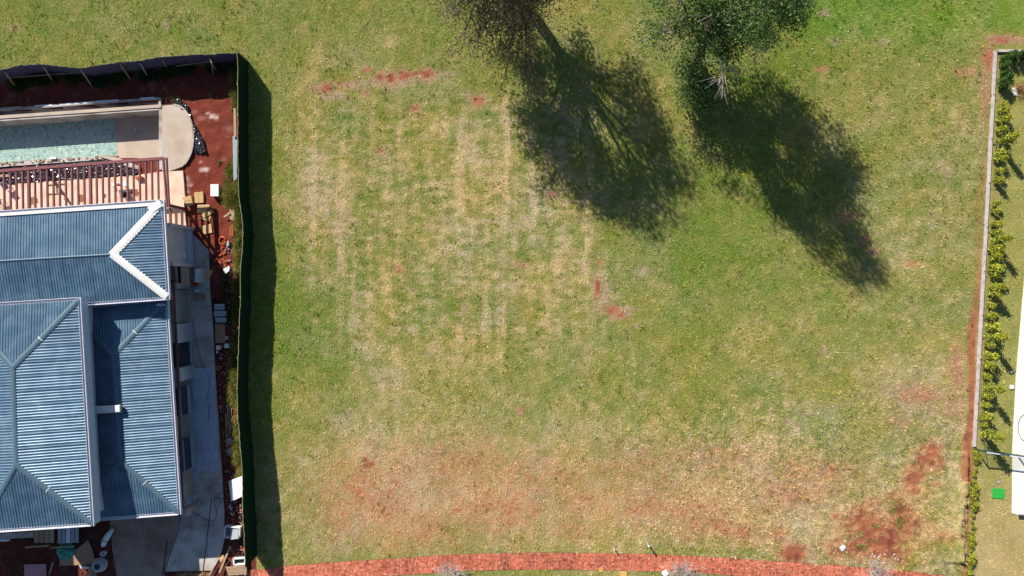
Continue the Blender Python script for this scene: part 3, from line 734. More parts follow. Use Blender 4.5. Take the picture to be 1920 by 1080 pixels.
crumple('plastic_sheet', [(320, 189), (330, 185), (352, 196), (361, 225), (381, 262), (388, 285), (383, 287), (364, 289), (366, 262), (360, 232), (345, 208)], .06, .15, m_black, 35, label='crumpled black plastic sheet heaped beside the curved deck edge')
mb = MB()
for i in range(60):
    x = random.uniform(-30, 186); y = 307-(x)*.068+random.uniform(-2.5, 2.5); p = W(x, y, DZ-.02); s = random.uniform(.06, .22)
    mb.box(p, s, random.uniform(.05, .12), random.uniform(.02, .06), random.uniform(-.4, .5))
tag(mb.build('rubble', m_wood), 'broken formwork and rubble along the lower pool edge', 'rubble', kind='stuff')
tag(MB().box(W(101, 297, DZ), .5, .16, .12, .05).build('foam_block', m_whitep, bevel=.02), 'white foam block on the lower pool edge', 'block')
tag(MB().beam(W(188, 292, DZ+.05), W(229, 303, DZ+.05), .22, .10).build('concrete_kerb', m_deck, bevel=.015), 'short pale concrete kerb slanting from the pool edge to the deck', 'kerb')
tag(MB().box(W(255, 243, -1.2), .28, .14, .10, .8).build('blue_bottle', m_fascia, bevel=.02), 'small pale blue container on the bare pool floor', 'container')

# ---------------------------------------------------------------- pergola
pg = thing('pergola', 'red-brown steel pergola with many rafters over the terrace', 'pergola', W(348, 392, .14))
PZ = 2.7
fb = lambda x: 320.5-x*.0775
MB().beam(W(-80, fb(-80), PZ), W(306, fb(306), PZ), .20, .18).build('front_beam', m_redsteel, pg)
MB().beam(W(-80, fb(-80)+2.8, PZ-.09), W(306, fb(306)+2.8, PZ-.09), .05, .05).build('front_batten', m_redsteel, pg)
for i in range(-3, 26):
    x = 7.5+i*11.55; a = W(x, fb(x)+2, PZ-.02); b = a+Vector((.062, -3.75, 0))
    big = (i in (4, 14))
    MB().beam(a, b, .16 if big else .10, .17 if big else .13).build('rafter', m_redsteel, pg)
for dx in (0, 6.2):
    MB().beam(W(306+dx, 297.5, PZ), W(313.5+dx*.6, 389, PZ), .10, .17).build('side_beam', m_redsteel, pg)
MB().beam(W(305, 298, PZ), W(313.5, 297, PZ), .12, .16).build('end_plate', m_redsteel, pg)
p = W(347, 392.5, 0); MB().box((p.x, p.y, .05), .2, .2, PZ-.1, R(4)).build('post', m_redsteel, pg)
p = W(92, 322, 0); MB().box((p.x, p.y, .05), .14, .14, PZ-.15, R(4)).build('post', m_redsteel, pg)
# ---------------------------------------------------------------- shade-cloth fences round the building plot
def resample(P, step):
    out = [P[0].copy()]
    for a, b in zip(P, P[1:]):
        n = max(1, int(round((b-a).length/step)))
        for i in range(1, n+1): out.append(a.lerp(b, i/n))
    return out
def cloth_fence(name, label, line, m, panel, ripple, sag, rail_m, post_m, inner, hvar):
    base = line[0].copy(); base.z = 0
    root = thing(name, label, 'fence', base)
    pts = resample([Vector((p.x, p.y, 0)) for p in line], .11)
    per = int(panel/.11); k = 0
    while k < len(pts)-1:
        seg = pts[k:k+per+2]; n = len(seg); full = k+per+2 <= len(pts)
        if n < 2: break
        if k+per+1 > len(pts)-per*.4: seg = pts[k:]; n = len(seg); full = False
        mb = MB(); vs = []
        sg = random.uniform(-1, 1)*hvar
        for i, p in enumerate(seg):
            q = seg[min(i+1, n-1)]-seg[max(i-1, 0)]; q.normalize(); nr = Vector((q.y, -q.x, 0)); t = i/(n-1)
            rp = ripple*math.sin((k+i)*1.05)+ripple*.7*math.sin((k+i)*.37+1)
            top = FZ*(1+.17*min(1, max(0, (-6-p.y)/10)))-sag*math.sin(math.pi*t)+sg*t*(1-t)*2+random.uniform(-.008, .008)
            for f in (0, .33, .66, 1): vs.append(p+nr*(rp*(.6+.4*math.sin(3*f+k*.1)))+Vector((0, 0, -.08+(top+.08)*f)))
        for i in range(n-1):
            for r_ in range(3): mb.f.append((4*i+r_, 4*i+r_+1, 4*i+r_+5, 4*i+r_+4))
        mb.v = [tuple(v) for v in vs]
        mb.build('cloth_panel', m, root, smooth=True)
        mb = MB(); mb.tube([Vector(vs[4*i+3])+Vector((0, 0, .01)) for i in range(0, n, 2)]+[Vector(vs[-1])+Vector((0, 0, .01))], .022, 5); mb.build('top_hem', rail_m, root)
        p = seg[0]; q = (seg[1]-seg[0]).normalized(); nr = Vector((q.y, -q.x, 0))*inner
        MB().tube([p+nr*.07+Vector((0, 0, -.05)), p+nr*.07+Vector((0, 0, FZ-.05))], .045, 6).build('post', post_m, root)
        k += n-2 if full else n-1
        if k >= len(pts)-1: break
    q = (pts[-1]-pts[-2]).normalized(); nr = Vector((q.y, -q.x, 0))*inner
    MB().tube([pts[-1]+nr*.07+Vector((0, 0, -.05)), pts[-1]+nr*.07+Vector((0, 0, FZ-.05))], .045, 6).build('post', post_m, root)
    return root, pts
m_hem = mat('sun_bleached_hem', alb(150, 150, 110), rough=.9, var=.3, scale=8)
m_hemd = mat('dark_hem', alb(70, 66, 74), rough=.9, var=.3, scale=8)
fr, fp = cloth_fence('shade_cloth_fence', 'charcoal shade-cloth fence behind the pool with timber props', topw, m_blackc, 1.7, .03, .05, m_hemd, m_wood, -1, .12)
gr, gp = cloth_fence('shade_cloth_fence', 'long green shade-cloth fence between the building plot and the empty lot', rgtw, m_green, 2.3, .022, .03, m_hem, m_wood, 1, .05)
# sloping props and bottom rail behind the charcoal fence
for (x0, y0, x1, y1, m_) in ((9, 135, 29, 163, m_wood), (82, 125, 98, 152, m_wood), (152, 131, 173, 163, m_wood), (224, 118, 244, 148, m_wood), (263, 119, 277, 144, m_greyp), (300, 108, 315, 128, m_wood), (394, 112, 407, 134, m_wood), (396, 116, 400, 138, m_wood)):
    MB().beam(W(x0, y0, 1.75), W(x1, y1, .0), .09, .07).build('prop', m_, fr)
for x0, y0, x1, y1 in ((10, 146, 120, 138), (120, 138, 255, 128), (330, 124, 395, 115)):
    MB().beam(W(x0, y0, .55), W(x1, y1, .55), .06, .05).build('bottom_rail', m_wood, fr)
# second row of posts of bleached boards leaning on the green fence
for i, (x0, y0, x1, y1) in enumerate(((440, 203, 441, 262), (438.5, 255, 440, 338), (443, 262, 442, 336))):
    tag(MB().beam(W(x0, y0, .4), W(x1, y1, .3), .17, .05).build('fence_board', m_greyp if i else m_wood), ['bleached board lying against the green fence, nearest the fence corner', 'long bleached board along the inside of the green fence, farther from the cloth', 'long bleached board along the inside of the green fence, touching the cloth'][i], 'board', 'boards against the green fence')

# ---------------------------------------------------------------- weeds (uncountable blades) inside the plot
def weeds(spots, seed):
    g = np.random.default_rng(seed); T = []; Cc = []
    for (cx, cy, rx, ry, n, L, col) in spots:
        px = g.normal(cx, rx, n); py = g.normal(cy, ry, n)
        X = (px-960)/PPM; Y = (540-py)/PPM; a = g.uniform(0, 2*np.pi, n); t = np.radians(g.uniform(25, 80, n)); l = g.uniform(.5, 1.1, n)*L; wd = g.uniform(.02, .05, n)
        b = np.stack([X, Y, np.zeros(n)], 1); s = np.stack([-np.sin(a)*wd/2, np.cos(a)*wd/2, 0*a], 1)
        tip = b+np.stack([np.cos(a)*np.cos(t)*l, np.sin(a)*np.cos(t)*l, np.sin(t)*l], 1)
        T.append(np.stack([b+s, tip, b-s], 1)); c = np.array(col)[None]*g.normal(1, .25, (n, 1)); Cc.append(np.clip(c, .004, .8))
    return np.concatenate(T), np.concatenate(Cc)
wg = alb(120, 128, 52); wy = alb(168, 158, 84); wd_ = alb(66, 92, 40)
sp = []
g = random.Random(9)
for i in range(60):
    x = g.uniform(-10, 430); f = np.interp(x, [p[0] for p in TOPF], [p[1] for p in TOPF])
    y0 = 540-(540-f)*.9614; x0 = 960-(960-x)*.9614
    if x0 < 455 and g.random() < (.9 if x0 < 360 else .3): sp.append((x0, y0+g.uniform(5, 17), 5, 4, 170, .5, wd_))
for i in range(150):
    y = g.uniform(128, 905); x = 960-(960-interp_poly(RGTF, y))*.9614
    if 205 < y < 290 and g.random() < .75: continue
    dens = 1.6 if (330 < y < 400 or 400 < y < 470 or 690 < y < 760 or 830 < y < 890) else .8
    sp.append((interp_poly(RGTF, y)-g.uniform(-3, 9), y, 3, 4, int(150*dens), .6 if dens > 1 else .45, wy if g.random() < .5 else wg))
sp += [(432, 362, 5, 8, 700, .8, wy), (430, 372, 5, 7, 500, .7, wg), (428, 345, 4, 4, 250, .5, wg), (432, 322, 4, 8, 350, .5, wg), (410, 303, 3, 3, 60, .25, wg), (330, 188, 8, 5, 120, .4, wy), (395, 178, 4, 4, 40, .3, wy)]
sp += [(425, 505+i*11, 6, 5, 90, .4, wd_) for i in range(10)]
tri, col = weeds(sp, 3)
m_weed = mat('weed_blades', (0, 0, 0), rough=.8, var=.05, attr='col', spec=.15, transl=.3)
tag(tri_mesh('weeds', tri, col, m_weed), 'tall weeds growing along the inside of the plot fences', 'weeds', kind='stuff')

# broad weeds on the bare soil of the lot
wg = alb(150, 158, 84)
tri, col = weeds([(1610, 1000, 4, 3, 100, 0.24, wg), (1590, 1009, 3, 2, 60, 0.20, wg), (1640, 985, 4, 3, 80, 0.24, wg), (1612, 1023, 6, 3, 130, 0.24, wg), (1545, 1045, 5, 2, 60, 0.20, wg), (1685, 978, 4, 5, 110, 0.28, wg), (1672, 955, 8, 4, 130, 0.24, wg), (1680, 940, 6, 4, 100, 0.24, wg), (1640, 1012, 6, 4, 60, 0.20, wy), (1775, 882, 8, 6, 130, 0.20, wg), (1800, 880, 6, 5, 100, 0.20, wg), (1590, 1040, 8, 4, 60, 0.20, wy), (1770, 800, 8, 6, 100, 0.20, wg), (1730, 820, 10, 7, 130, 0.20, wg)], 8)
tag(tri_mesh('soil_weeds', tri, col, m_weed), 'scattered green weeds on the bare red soil near the path', 'weeds', kind='stuff')

# ---------------------------------------------------------------- right boundary: wall, shrubs, gate, paving
m_wall = mat('grey_wall_coping', alb(196, 184, 182), rough=.9, var=.14, scale=3, bump=.004, stain=alb(140, 116, 108), stain_scale=2, stain_amt=.5)
WZ = .16
bw = thing('boundary_wall', 'low pale grey boundary wall on the right with a line of shrubs behind it', 'wall', W(1850, 440))
ysp = np.linspace(95, 838, 19)
for y0, y1 in zip(ysp, ysp[1:]):
    P = [W(WALLX(y0)-2.6, y0+.12, WZ), W(WALLX(y0)+2.4, y0+.12, WZ), W(WALLX(y1)+2.4, y1-.12, WZ), W(WALLX(y1)-2.6, y1-.12, WZ)]
    MB().prism([(p.x, p.y) for p in P], -.2, WZ+random.uniform(-.006, .006)).build('wall_block', m_wall, bw, bevel=.01)
for x0, x1 in ((1871, 1905), (1905.3, 1960)):
    P = [W(x0, 92.6, WZ), W(x1, 92.6, WZ), W(x1, 97.4, WZ), W(x0, 97.4, WZ)]
    MB().prism([(p.x, p.y) for p in P], -.2, WZ).build('wall_block', m_wall, bw, bevel=.01)
# thin wire posts on the coping
for y in ysp[::2]:
    p = W(WALLX(y), y+1, WZ); MB().tube([p, p+Vector((0, 0, .25))], .02, 5).build('wire_post', m_dark, bw)

def leaf_faces(cent, n, spread, size, cols, seed, flat=.8, shade=None):
    g = np.random.default_rng(seed); m = len(cent); ci = np.repeat(np.arange(m), n)  # n: per cluster or the same for all
    N = len(ci); p = cent[ci]+g.normal(0, 1, (N, 3))*(spread[ci][:, None] if hasattr(spread, '__len__') else spread)*np.array([1, 1, flat])
    a = g.normal(0, 1, (N, 3)); a[:, 2] *= .6; a /= np.linalg.norm(a, axis=1)[:, None]
    b = np.cross(a, g.normal(0, 1, (N, 3))); b /= np.linalg.norm(b, axis=1)[:, None]
    s = size*g.uniform(.6, 1.35, N)[:, None]
    q = np.stack([p-a*s, p+b*s*.45, p+a*s, p-b*s*.45], 1)
    cc = np.array(cols)[g.integers(0, len(cols), N)]*np.clip(g.normal(1, .22, (N, 1)), .4, 1.8)
    ct = g.normal(1, .15, (m, 1))[ci]
    return q, np.clip(cc*ct, .004, .8)
m_leaf = mat('shrub_leaves', (0, 0, 0), rough=.55, var=.05, attr='col', spec=.3, transl=.3)
m_tleaf = mat('tree_leaves', (0, 0, 0), rough=.6, var=.05, attr='col', spec=.25, transl=.46)
m_bark = mat('bark', alb(104, 88, 76), rough=.95, var=.25, scale=8, bump=.01)
SH = [alb(154, 174, 54), alb(188, 194, 62), alb(120, 150, 54), alb(206, 200, 78), alb(104, 134, 50)]
SHD = [alb(76, 110, 40), alb(96, 128, 48), alb(60, 90, 34)]
def shrub_proto(h, r, cols, seed):
    g = np.random.default_rng(seed); cl = []
    k = int(14+h*9)
    for i in range(k):
        t = g.uniform(.08, 1); rr = r*(1-.55*t)*math.sqrt(g.random()); a = g.uniform(0, 6.28)
        cl.append((rr*math.cos(a), rr*math.sin(a), .12+t*(h-.2)))
    cl = np.array(cl); q, c = leaf_faces(cl, 26, .10, .075, cols, seed, .9)
    q[:, :, 2] = np.maximum(q[:, :, 2], .03)
    # young yellow growth towards the tips
    tz = np.clip(q[:, :, 2].mean(1)/h, 0, 1)[:, None]
    c = c*(1-tz*.35)+np.array(alb(196, 176, 44))*tz*.35 if cols is SH else c
    crown = tri_mesh('crown', q, c, m_leaf, None, 4)
    mb = MB(); mb.tube([(0, 0, -.05), (.02, .01, h*.4), (0, .03, h*.8)], [.03, .022, .01], 5)
    for i in range(5):
        a = g.uniform(0, 6.28); mb.tube([(0, 0, h*.2+i*h*.1), (r*.6*math.cos(a), r*.6*math.sin(a), h*.35+i*h*.12)], [.012, .005], 4)
    me_s = bpy.data.meshes.new('stem'); me_s.from_pydata(mb.v, [], mb.f); me_s.materials.append(m_bark)
    me_c = crown.data; bpy.data.objects.remove(crown)
    return me_c, me_s
protos = {'short': [shrub_proto(1.15, .24, SH, 50+i) for i in range(4)], 'tall': [shrub_proto(2.2, .27, SH, 60+i) for i in range(3)], 'dark': [shrub_proto(1.1, .26, SHD, 70+i) for i in range(2)]}
ORD = ['first', 'second', 'third', 'fourth', 'fifth', 'sixth', 'seventh', 'eighth', 'ninth', 'tenth', 'eleventh', 'twelfth', 'thirteenth', 'fourteenth', 'fifteenth', 'sixteenth', 'seventeenth', 'eighteenth', 'nineteenth', 'twentieth', 'twenty-first', 'twenty-second', 'twenty-third', 'twenty-fourth', 'twenty-fifth', 'twenty-sixth', 'twenty-seventh', 'twenty-eighth', 'twenty-ninth', 'thirtieth', 'thirty-first', 'thirty-second', 'thirty-third', 'thirty-fourth', 'thirty-fifth', 'thirty-sixth', 'thirty-seventh', 'thirty-eighth', 'thirty-ninth', 'fortieth']
SHR = [(107,'dark'),(120,'dark'),(133,'dark'),(147,'dark'),(158,'dark'),(193,'short'),(205,'short'),(222,'short'),(242,'short'),(258,'tall'),(284,'short'),(296,'short'),(318,'short'),(336,'short'),(379,'short'),(395,'short'),(418,'short'),(434,'short'),(447,'tall'),(466,'short'),(480,'short'),(502,'short'),(515,'short'),(537,'tall'),(551,'short'),(573,'short'),(591,'short'),(613,'short'),(632,'tall'),(648,'short'),(668,'short'),(685,'short'),(707,'short'),(728,'tall'),(742,'short'),(760,'short'),(781,'short'),(797,'short'),(816,'tall')]
def place(name, meshes, loc, label, cat, group, rz=0, s=1.0):
    o = bpy.data.objects.new(name, None); C.objects.link(o); o.location = loc; o.rotation_euler.z = rz; o.scale = (s, s, s); o.empty_display_size = .2
    tag(o, label, cat, group)
    for nm, me_ in meshes: link(nm, me_, o)
    return o
g = random.Random(21)
KW = {'dark': 'dark green leafy shrub', 'short': 'short yellow-green shrub', 'tall': 'tall yellow-tipped columnar shrub'}
for i, (y, k) in enumerate(SHR):
    ym = 540+(y-540)*(.985 if k != 'tall' else .975)
    base = W(WALLX(y)+9+g.uniform(-1.5, 1.5), ym, 0); mc, ms = g.choice(protos[k])
    place('boundary_shrub', [('crown', mc), ('stem', ms)], base, '%s behind the right wall, %s from the top corner' % (KW[k], ORD[i]), 'shrub', 'shrubs along the right wall', g.uniform(0, 6.28), g.uniform(.68, 1.2))
# shrubs along the top return of the wall
for i, (x, y) in enumerate(((1888, 104), (1902, 103), (1915, 105))):
    mc, ms = protos['dark'][i % 2]
    place('boundary_shrub', [('crown', mc), ('stem', ms)], W(x, y+4), 'dark green shrub under the upper return of the right wall, %s from its corner' % ORD[i], 'shrub', 'shrubs along the right wall', i, 1)
# low golden plants along the edge below the gate
lowp = [shrub_proto(.42, .26, SH, 80+i) for i in range(3)]
g = random.Random(5); ys_l = [848, 858, 868, 880, 889, 902, 913, 924, 934, 945, 955, 966, 977, 987, 998, 1009, 1020, 1031, 1042, 1052, 1062, 1072]
for i, y in enumerate(ys_l):
    mc, ms = g.choice(lowp)
    place('edging_plant', [('crown', mc), ('stem', ms)], W(1829-(y-845)*.055+g.uniform(-2, 2), y), 'low golden edging plant below the right gate, %s from the gate' % ORD[i], 'plant', 'golden edging plants', g.uniform(0, 6.28), g.uniform(.4, .9))

# gate and bar fence at the lower end of the wall
m_bar = mat('dark_green_steel', alb(60, 84, 72), rough=.5, var=.1)
gt = thing('gate', 'dark steel bar gate with pale top rail at the lower end of the right wall', 'gate', W(1833, 842))
ga, gb = W(1828, 841), W(1925, 855); d = (gb-ga); L_ = d.length; d.normalize(); n_ = 30; GH = 1.15
MB().beam(ga+Vector((0, 0, GH)), ga+d*2.9+Vector((0, 0, GH)), .07, .06).build('top_rail', m_gutter, gt)
MB().beam(ga+d*2.92+Vector((0, 0, GH)), gb+Vector((0, 0, GH)), .07, .06).build('top_rail', m_dark, gt)
MB().beam(ga+Vector((0, 0, .12)), gb+Vector((0, 0, .12)), .05, .05).build('bottom_rail', m_bar, gt)
for i in range(n_+1):
    p = ga+d*(L_*i/n_); MB().tube([p+Vector((0, 0, .1)), p+Vector((0, 0, GH))], .013, 5).build('bar', m_bar, gt)
for t in (0, .42, .8):
    p = ga+d*(L_*t); MB().box(p+Vector((0, 0, -.05)), .08, .08, GH+.12).build('post', m_bar, gt)
MB().beam(ga+Vector((-.05, .05, GH)), ga+Vector((.35, .9, .5)), .03, .03).build('stay', m_bar, gt)
# white paving
m_pave = mat('white_paving', alb(244, 240, 226), rough=.8, var=.07, scale=2.5, stain=alb(222, 212, 190), stain_scale=.9, stain_amt=.5)
pv = MB().prism([(W(*p).x, W(*p).y) for p in PAVE], -.1, .05).build('pavement', m_pave); tag(pv, kind='structure')
# green mat
gm = MB(); P = [W(1861.5, 915, .05), W(1884, 917, .05), W(1883, 935.5, .05), W(1860.5, 934, .05)]; gm.prism([(p.x, p.y) for p in P], .02, .05)
m_mat = mat('green_artificial_turf', alb(40, 172, 62), rough=.8, var=.12, scale=40, bump=.01, bscale=90)
tag(gm.build('turf_mat', m_mat), 'bright green square artificial turf mat on the neighbouring lawn', 'mat')
p = W(1872, 904.5); tag(MB().lathe([(.10, 0), (.10, .05), (.07, .06)], p, 12).build('inspection_cover', m_greyp), 'small round grey inspection cover above the green mat', 'cover')
for i, (x, y, s) in enumerate(((1896.5, 725.5, .30), (1895, 697, .16))):
    tag(MB().box(W(x, y), s, s, .10, .05).build('garden_light', m_whitep, bevel=.02), ['square white garden light at the edge of the white paving', 'small white garden light above the square one beside the paving'][i], 'light')
vb = thing('bench', 'white bench standing at the end of the white paving, right edge of the picture', 'bench', W(1925, 925))
P = [W(1911, 938, .45), W(1960, 942, .45), W(1960, 967, .45), W(1910, 965, .45)]; MB().prism([(q.x, q.y) for q in P], .36, .45).build('seat', m_whitep, vb, bevel=.02)
for x, y in ((1916, 943), (1916, 959), (1940, 943), (1940, 959)): MB().box(W(x, y, .05), .08, .08, .31).build('leg', m_whitep, vb)
# heap of straw and boards at the upper right
tri, col = weeds([(1912, 168, 5, 5, 500, .5, alb(196, 160, 118))], 12)
tag(tri_mesh('straw_heap', tri, col, m_weed), 'heap of dry cut fronds on the neighbouring lawn by the upper right edge', 'heap', kind='stuff')
tag(MB().box(W(1902, 172, .02), .32, .6, .05, .2).build('white_board', m_whitep), 'small white board beside the heap of dry fronds', 'board')
cable = [(1921, 776), (1913, 783), (1909, 795), (1909, 810), (1914, 822), (1922, 828)]
tag(MB().tube([W(x, y, .07) for x, y in cable], .02, 5).build('hose', m_dark), 'thin dark hose curling on the white paving', 'hose')

# ---------------------------------------------------------------- trees
def bez(a, b, c, n):
    return [a*(1-t)**2+b*2*t*(1-t)+c*t*t for t in [i/(n-1) for i in range(n)]]
def tree(name, label, base, fork, limbs, clusters, nleaf, spread, size, cols, bark, seed, r0=.34, dead=()):
    g = random.Random(seed); root = thing(name, label, 'tree', base)
    base = Vector(base); fork = Vector(fork)
    mb = MB(); tp = bez(base+Vector((0, 0, -.2)), base.lerp(fork, .5)+Vector((.15, -.1, 0)), fork, 8)
    mb.tube(tp, [r0*1.5]+[r0*(1.12-.3*i/7) for i in range(1, 8)], 10); mb.build('trunk', bark, root, smooth=True)
    lp = []
    for e, rr in limbs:
        e = Vector(e); mid = fork.lerp(e, .45)+Vector((g.uniform(-.5, .5), g.uniform(-.5, .5), g.uniform(.1, .8)))
        P = bez(fork-Vector((0, 0, .3)), mid, e, 10)
        for i in range(1, 9): P[i] = P[i]+Vector((g.uniform(-.12, .12), g.uniform(-.12, .12), g.uniform(-.1, .1)))
        rad = [rr*(1-.82*i/9) for i in range(10)]
        m2 = MB(); m2.tube(P, rad, 7); m2.build('limb', bark, root, smooth=True); lp += [(P[i], rad[i]) for i in range(2, 10)]
    br = MB()
    for c in clusters:
        c = Vector(c); best = min(lp, key=lambda t: (t[0]-c).length+max(0, t[0].z-c.z)*1.2)
        P = bez(best[0], best[0].lerp(c, .5)+Vector((g.uniform(-.3, .3), g.uniform(-.3, .3), g.uniform(-.1, .4))), c, 6)
        rr = min(best[1]*.7, (.05 if c.z > 5.4 else .016)+.012*(c-best[0]).length*(1 if c.z > 5.4 else .4)); br.tube(P, [rr*(1-.8*i/5) for i in range(6)], 5)
        for k in range(4):
            e = c+Vector((g.gauss(0, 1), g.gauss(0, 1), g.gauss(0, .7)))*spread*1.1; br.tube([P[3+(k % 2)], (P[4]+e)/2+Vector((0, 0, .05)), e], [.018, .012, .005], 3, cap=False)
    br.build('branches', bark, root, smooth=True)
    for e0, e1 in dead:
        m3 = MB(); e0 = Vector(e0); e1 = Vector(e1); P = bez(e0, e0.lerp(e1, .5)+Vector((0, 0, .3)), e1, 7); m3.tube(P, [.05*(1-.8*i/6) for i in range(7)], 5)
        for k in range(16):
            a = P[g.randint(2, 6)]; b = a+Vector((g.gauss(0, .8), g.gauss(0, .8), g.gauss(.2, .4))); m3.tube([a, a.lerp(b, .5)+Vector((0, 0, .08)), b], [.02, .014, .006], 4)
            for q in range(3): m3.tube([a.lerp(b, .6), b+Vector((g.gauss(0, .35), g.gauss(0, .35), g.gauss(0, .25)))], [.01, .004], 3)
        m3.build('dead_branch', mat('dead_grey_wood', alb(186, 172, 164), rough=.9, var=.15), root)
    cl = np.array([tuple(c) for c in clusters]); q, c = leaf_faces(cl, nleaf, spread, size, cols, seed, .75)
    tri_mesh('crown', q, c, m_tleaf, root, 4, base)
    return root
def shell(g, c, r, n, inner=.62, zlo=-1.0, top=1.0):
    out = []
    while len(out) < n:
        v = Vector((g.gauss(0, 1), g.gauss(0, 1), g.gauss(0, 1))).normalized()
        if not (zlo < v.z < top): continue
        k = inner+(1-inner)*g.random()
        out.append((c[0]+v.x*r[0]*k, c[1]+v.y*r[1]*k, c[2]+v.z*r[2]*k))
    return out
g = random.Random(77)
# tree with the thin, half-bare crown
b1 = W(985, 8); f1 = b1+Vector((-.1, .1, 3.3)); cx, cy = W(946, -3).x, W(946, -3).y
cl1 = shell(g, (cx, cy, 8.0), (5.7, 5.0, 4.9), 165, .6)
for _ in range(34):
    z_ = g.uniform(4, 7); cl1.append(tuple(W(g.uniform(842, 1000), g.uniform(0, 118), z_)))
for _ in range(22):
    z_ = g.uniform(2.6, 5); cl1.append(tuple(W(g.uniform(930, 1020), g.uniform(20, 165), z_)))
nl1 = [215]*165+[95]*34+[75]*22
lim1 = [((cx+4.2*math.cos(a), cy+4.0*math.sin(a), z), .2) for a, z in ((.3, 9), (1.2, 8.5), (2.2, 9.5), (3.1, 7.5), (4.0, 9), (4.8, 8), (5.6, 9.8))]+[((cx+.8, cy-.6, 12.2), .2), ((cx-1.8, cy+1, 11.5), .16), ((cx+2.2, cy+.5, 11.8), .16)]
m_bark1 = mat('dark_tree_bark', alb(104, 92, 84), rough=.95, var=.3, scale=6, bump=.02)
tree('tree', 'thin-crowned tree with brownish half-bare foliage at the top, left of the denser tree', b1, f1, lim1, cl1, nl1, .50, .10, [alb(138, 128, 88), alb(118, 122, 72), alb(156, 140, 114), alb(108, 110, 62), alb(170, 150, 126)], m_bark1, 5, r0=.42)
# denser green tree
b2 = W(1304, 118); f2 = b2+Vector((-.3, .5, 3.2)); cx, cy = W(1312, 58).x, W(1312, 58).y
cl2 = shell(g, (cx+.1, cy, 8.0), (4.8, 4.7, 4.6), 140, .42)+[tuple(W(g.uniform(1180, 1245), g.uniform(55, 140)))[:2]+(g.uniform(4.5, 8.5),) for _ in range(13)]+[(cx+2.2+g.uniform(-.7, .7), cy-2.6+g.uniform(-.6, .6), 11.0+g.uniform(-1, 1.6)) for _ in range(10)]+[(W(1326, 134).x+g.gauss(0, .35), W(1326, 134).y+g.gauss(0, .35), g.uniform(11.6, 13.2)) for _ in range(4)]+[(W(1315, 180).x+g.gauss(0, .9), W(1315, 180).y+g.gauss(0, .6), 1.6+g.uniform(-.6, .7)) for _ in range(16)]+[(W(1285, 145).x+g.gauss(0, .6), W(1285, 145).y+g.gauss(0, 1.0), 2.4+g.uniform(-.8, .8)) for _ in range(9)]
nl2 = [g.choice((90, 230, 400, 560)) for _ in range(140)]
nl2 = (nl2+[120]*13+[260]*80)[:len(cl2)]; nl2 = nl2[:140]+[120]*13+[260]*(len(cl2)-153)
lim2 = [((W(1331, 142).x, W(1331, 142).y, 14.0), .13)]+[((cx+3.5*math.cos(a), cy+3.3*math.sin(a), z), .15) for a, z in ((.2, 8.5), (1.4, 8), (2.4, 9), (3.3, 7.5), (4.2, 8.5), (5.2, 8))]+[((cx+1.6, cy-1.4, 12.0), .17), ((cx, cy+.8, 11.8), .15)]+[((W(1315, 180).x, W(1315, 180).y, 1.7), .09), ((W(1285, 150).x, W(1285, 150).y, 2.6), .09)]
dead2 = [(W(1352, 80, 7.0), W(1356, 140, 6.6)), (W(1345, 25, 8), W(1395, 8, 8.6)), (W(1290, 60, 4.5), W(1232, 62, 4.2)), (W(1400, 80, 7.5), W(1432, 98, 7.2))]
tree('tree', 'dense dark green tree with grey dead branches at the top right of the thin tree', b2, f2, lim2, cl2, nl2, .48, .095, [alb(92, 128, 62), alb(112, 144, 72), alb(72, 106, 52), alb(140, 162, 90), alb(84, 118, 66)], m_bark, 6, r0=.36, dead=dead2)
# bare, pale shrubs along the path
def bare_shrub(label, base, h, spread, seed, n=16):
    g = random.Random(seed); root = thing('bare_shrub', label, 'shrub', base, 'leafless shrubs by the path'); base = Vector(base)
    mb = MB(); st = MB(); st.tube([base+Vector((0, 0, -.05)), base+Vector((.02, .02, h*.3))], [.05, .04], 6); st.build('stem', MATS['dead_grey_wood'], root)
    f = base+Vector((.02, .02, h*.28))
    for i in range(n):
        a = g.uniform(0, 6.28); e = f+Vector((math.cos(a)*spread*g.uniform(.3, 1), math.sin(a)*spread*.7*g.uniform(.3, 1), h*g.uniform(.3, .75)))
        P = bez(f, f.lerp(e, .5)+Vector((0, 0, h*.2)), e, 6); mb.tube(P, [.02*(1-.7*k/5) for k in range(6)], 4)
        for k in range(7):
            q = P[g.randint(2, 5)]; r_ = q+Vector((g.gauss(0, .22), g.gauss(0, .22), g.gauss(.08, .12))); mb.tube([q, r_], [.009, .004], 3)
            for _ in range(2): mb.tube([q.lerp(r_, .6), r_+Vector((g.gauss(0, .14), g.gauss(0, .14), g.gauss(.04, .08)))], [.006, .003], 3)
    mb.build('twigs', MATS['dead_grey_wood'], root)
bare_shrub('leafless pale shrub over the brick path, left of the two posts', W(845, 1066), 1.1, 1.3, 1, 26)
bare_shrub('leafless pale shrub over the brick path, right of the two posts', W(1275, 1066), 1.1, 1.9, 2, 40)
bare_shrub('leafless pale shrub beside the red soil at the right end of the path', W(1635, 1070), 1.2, 1.9, 3, 30)
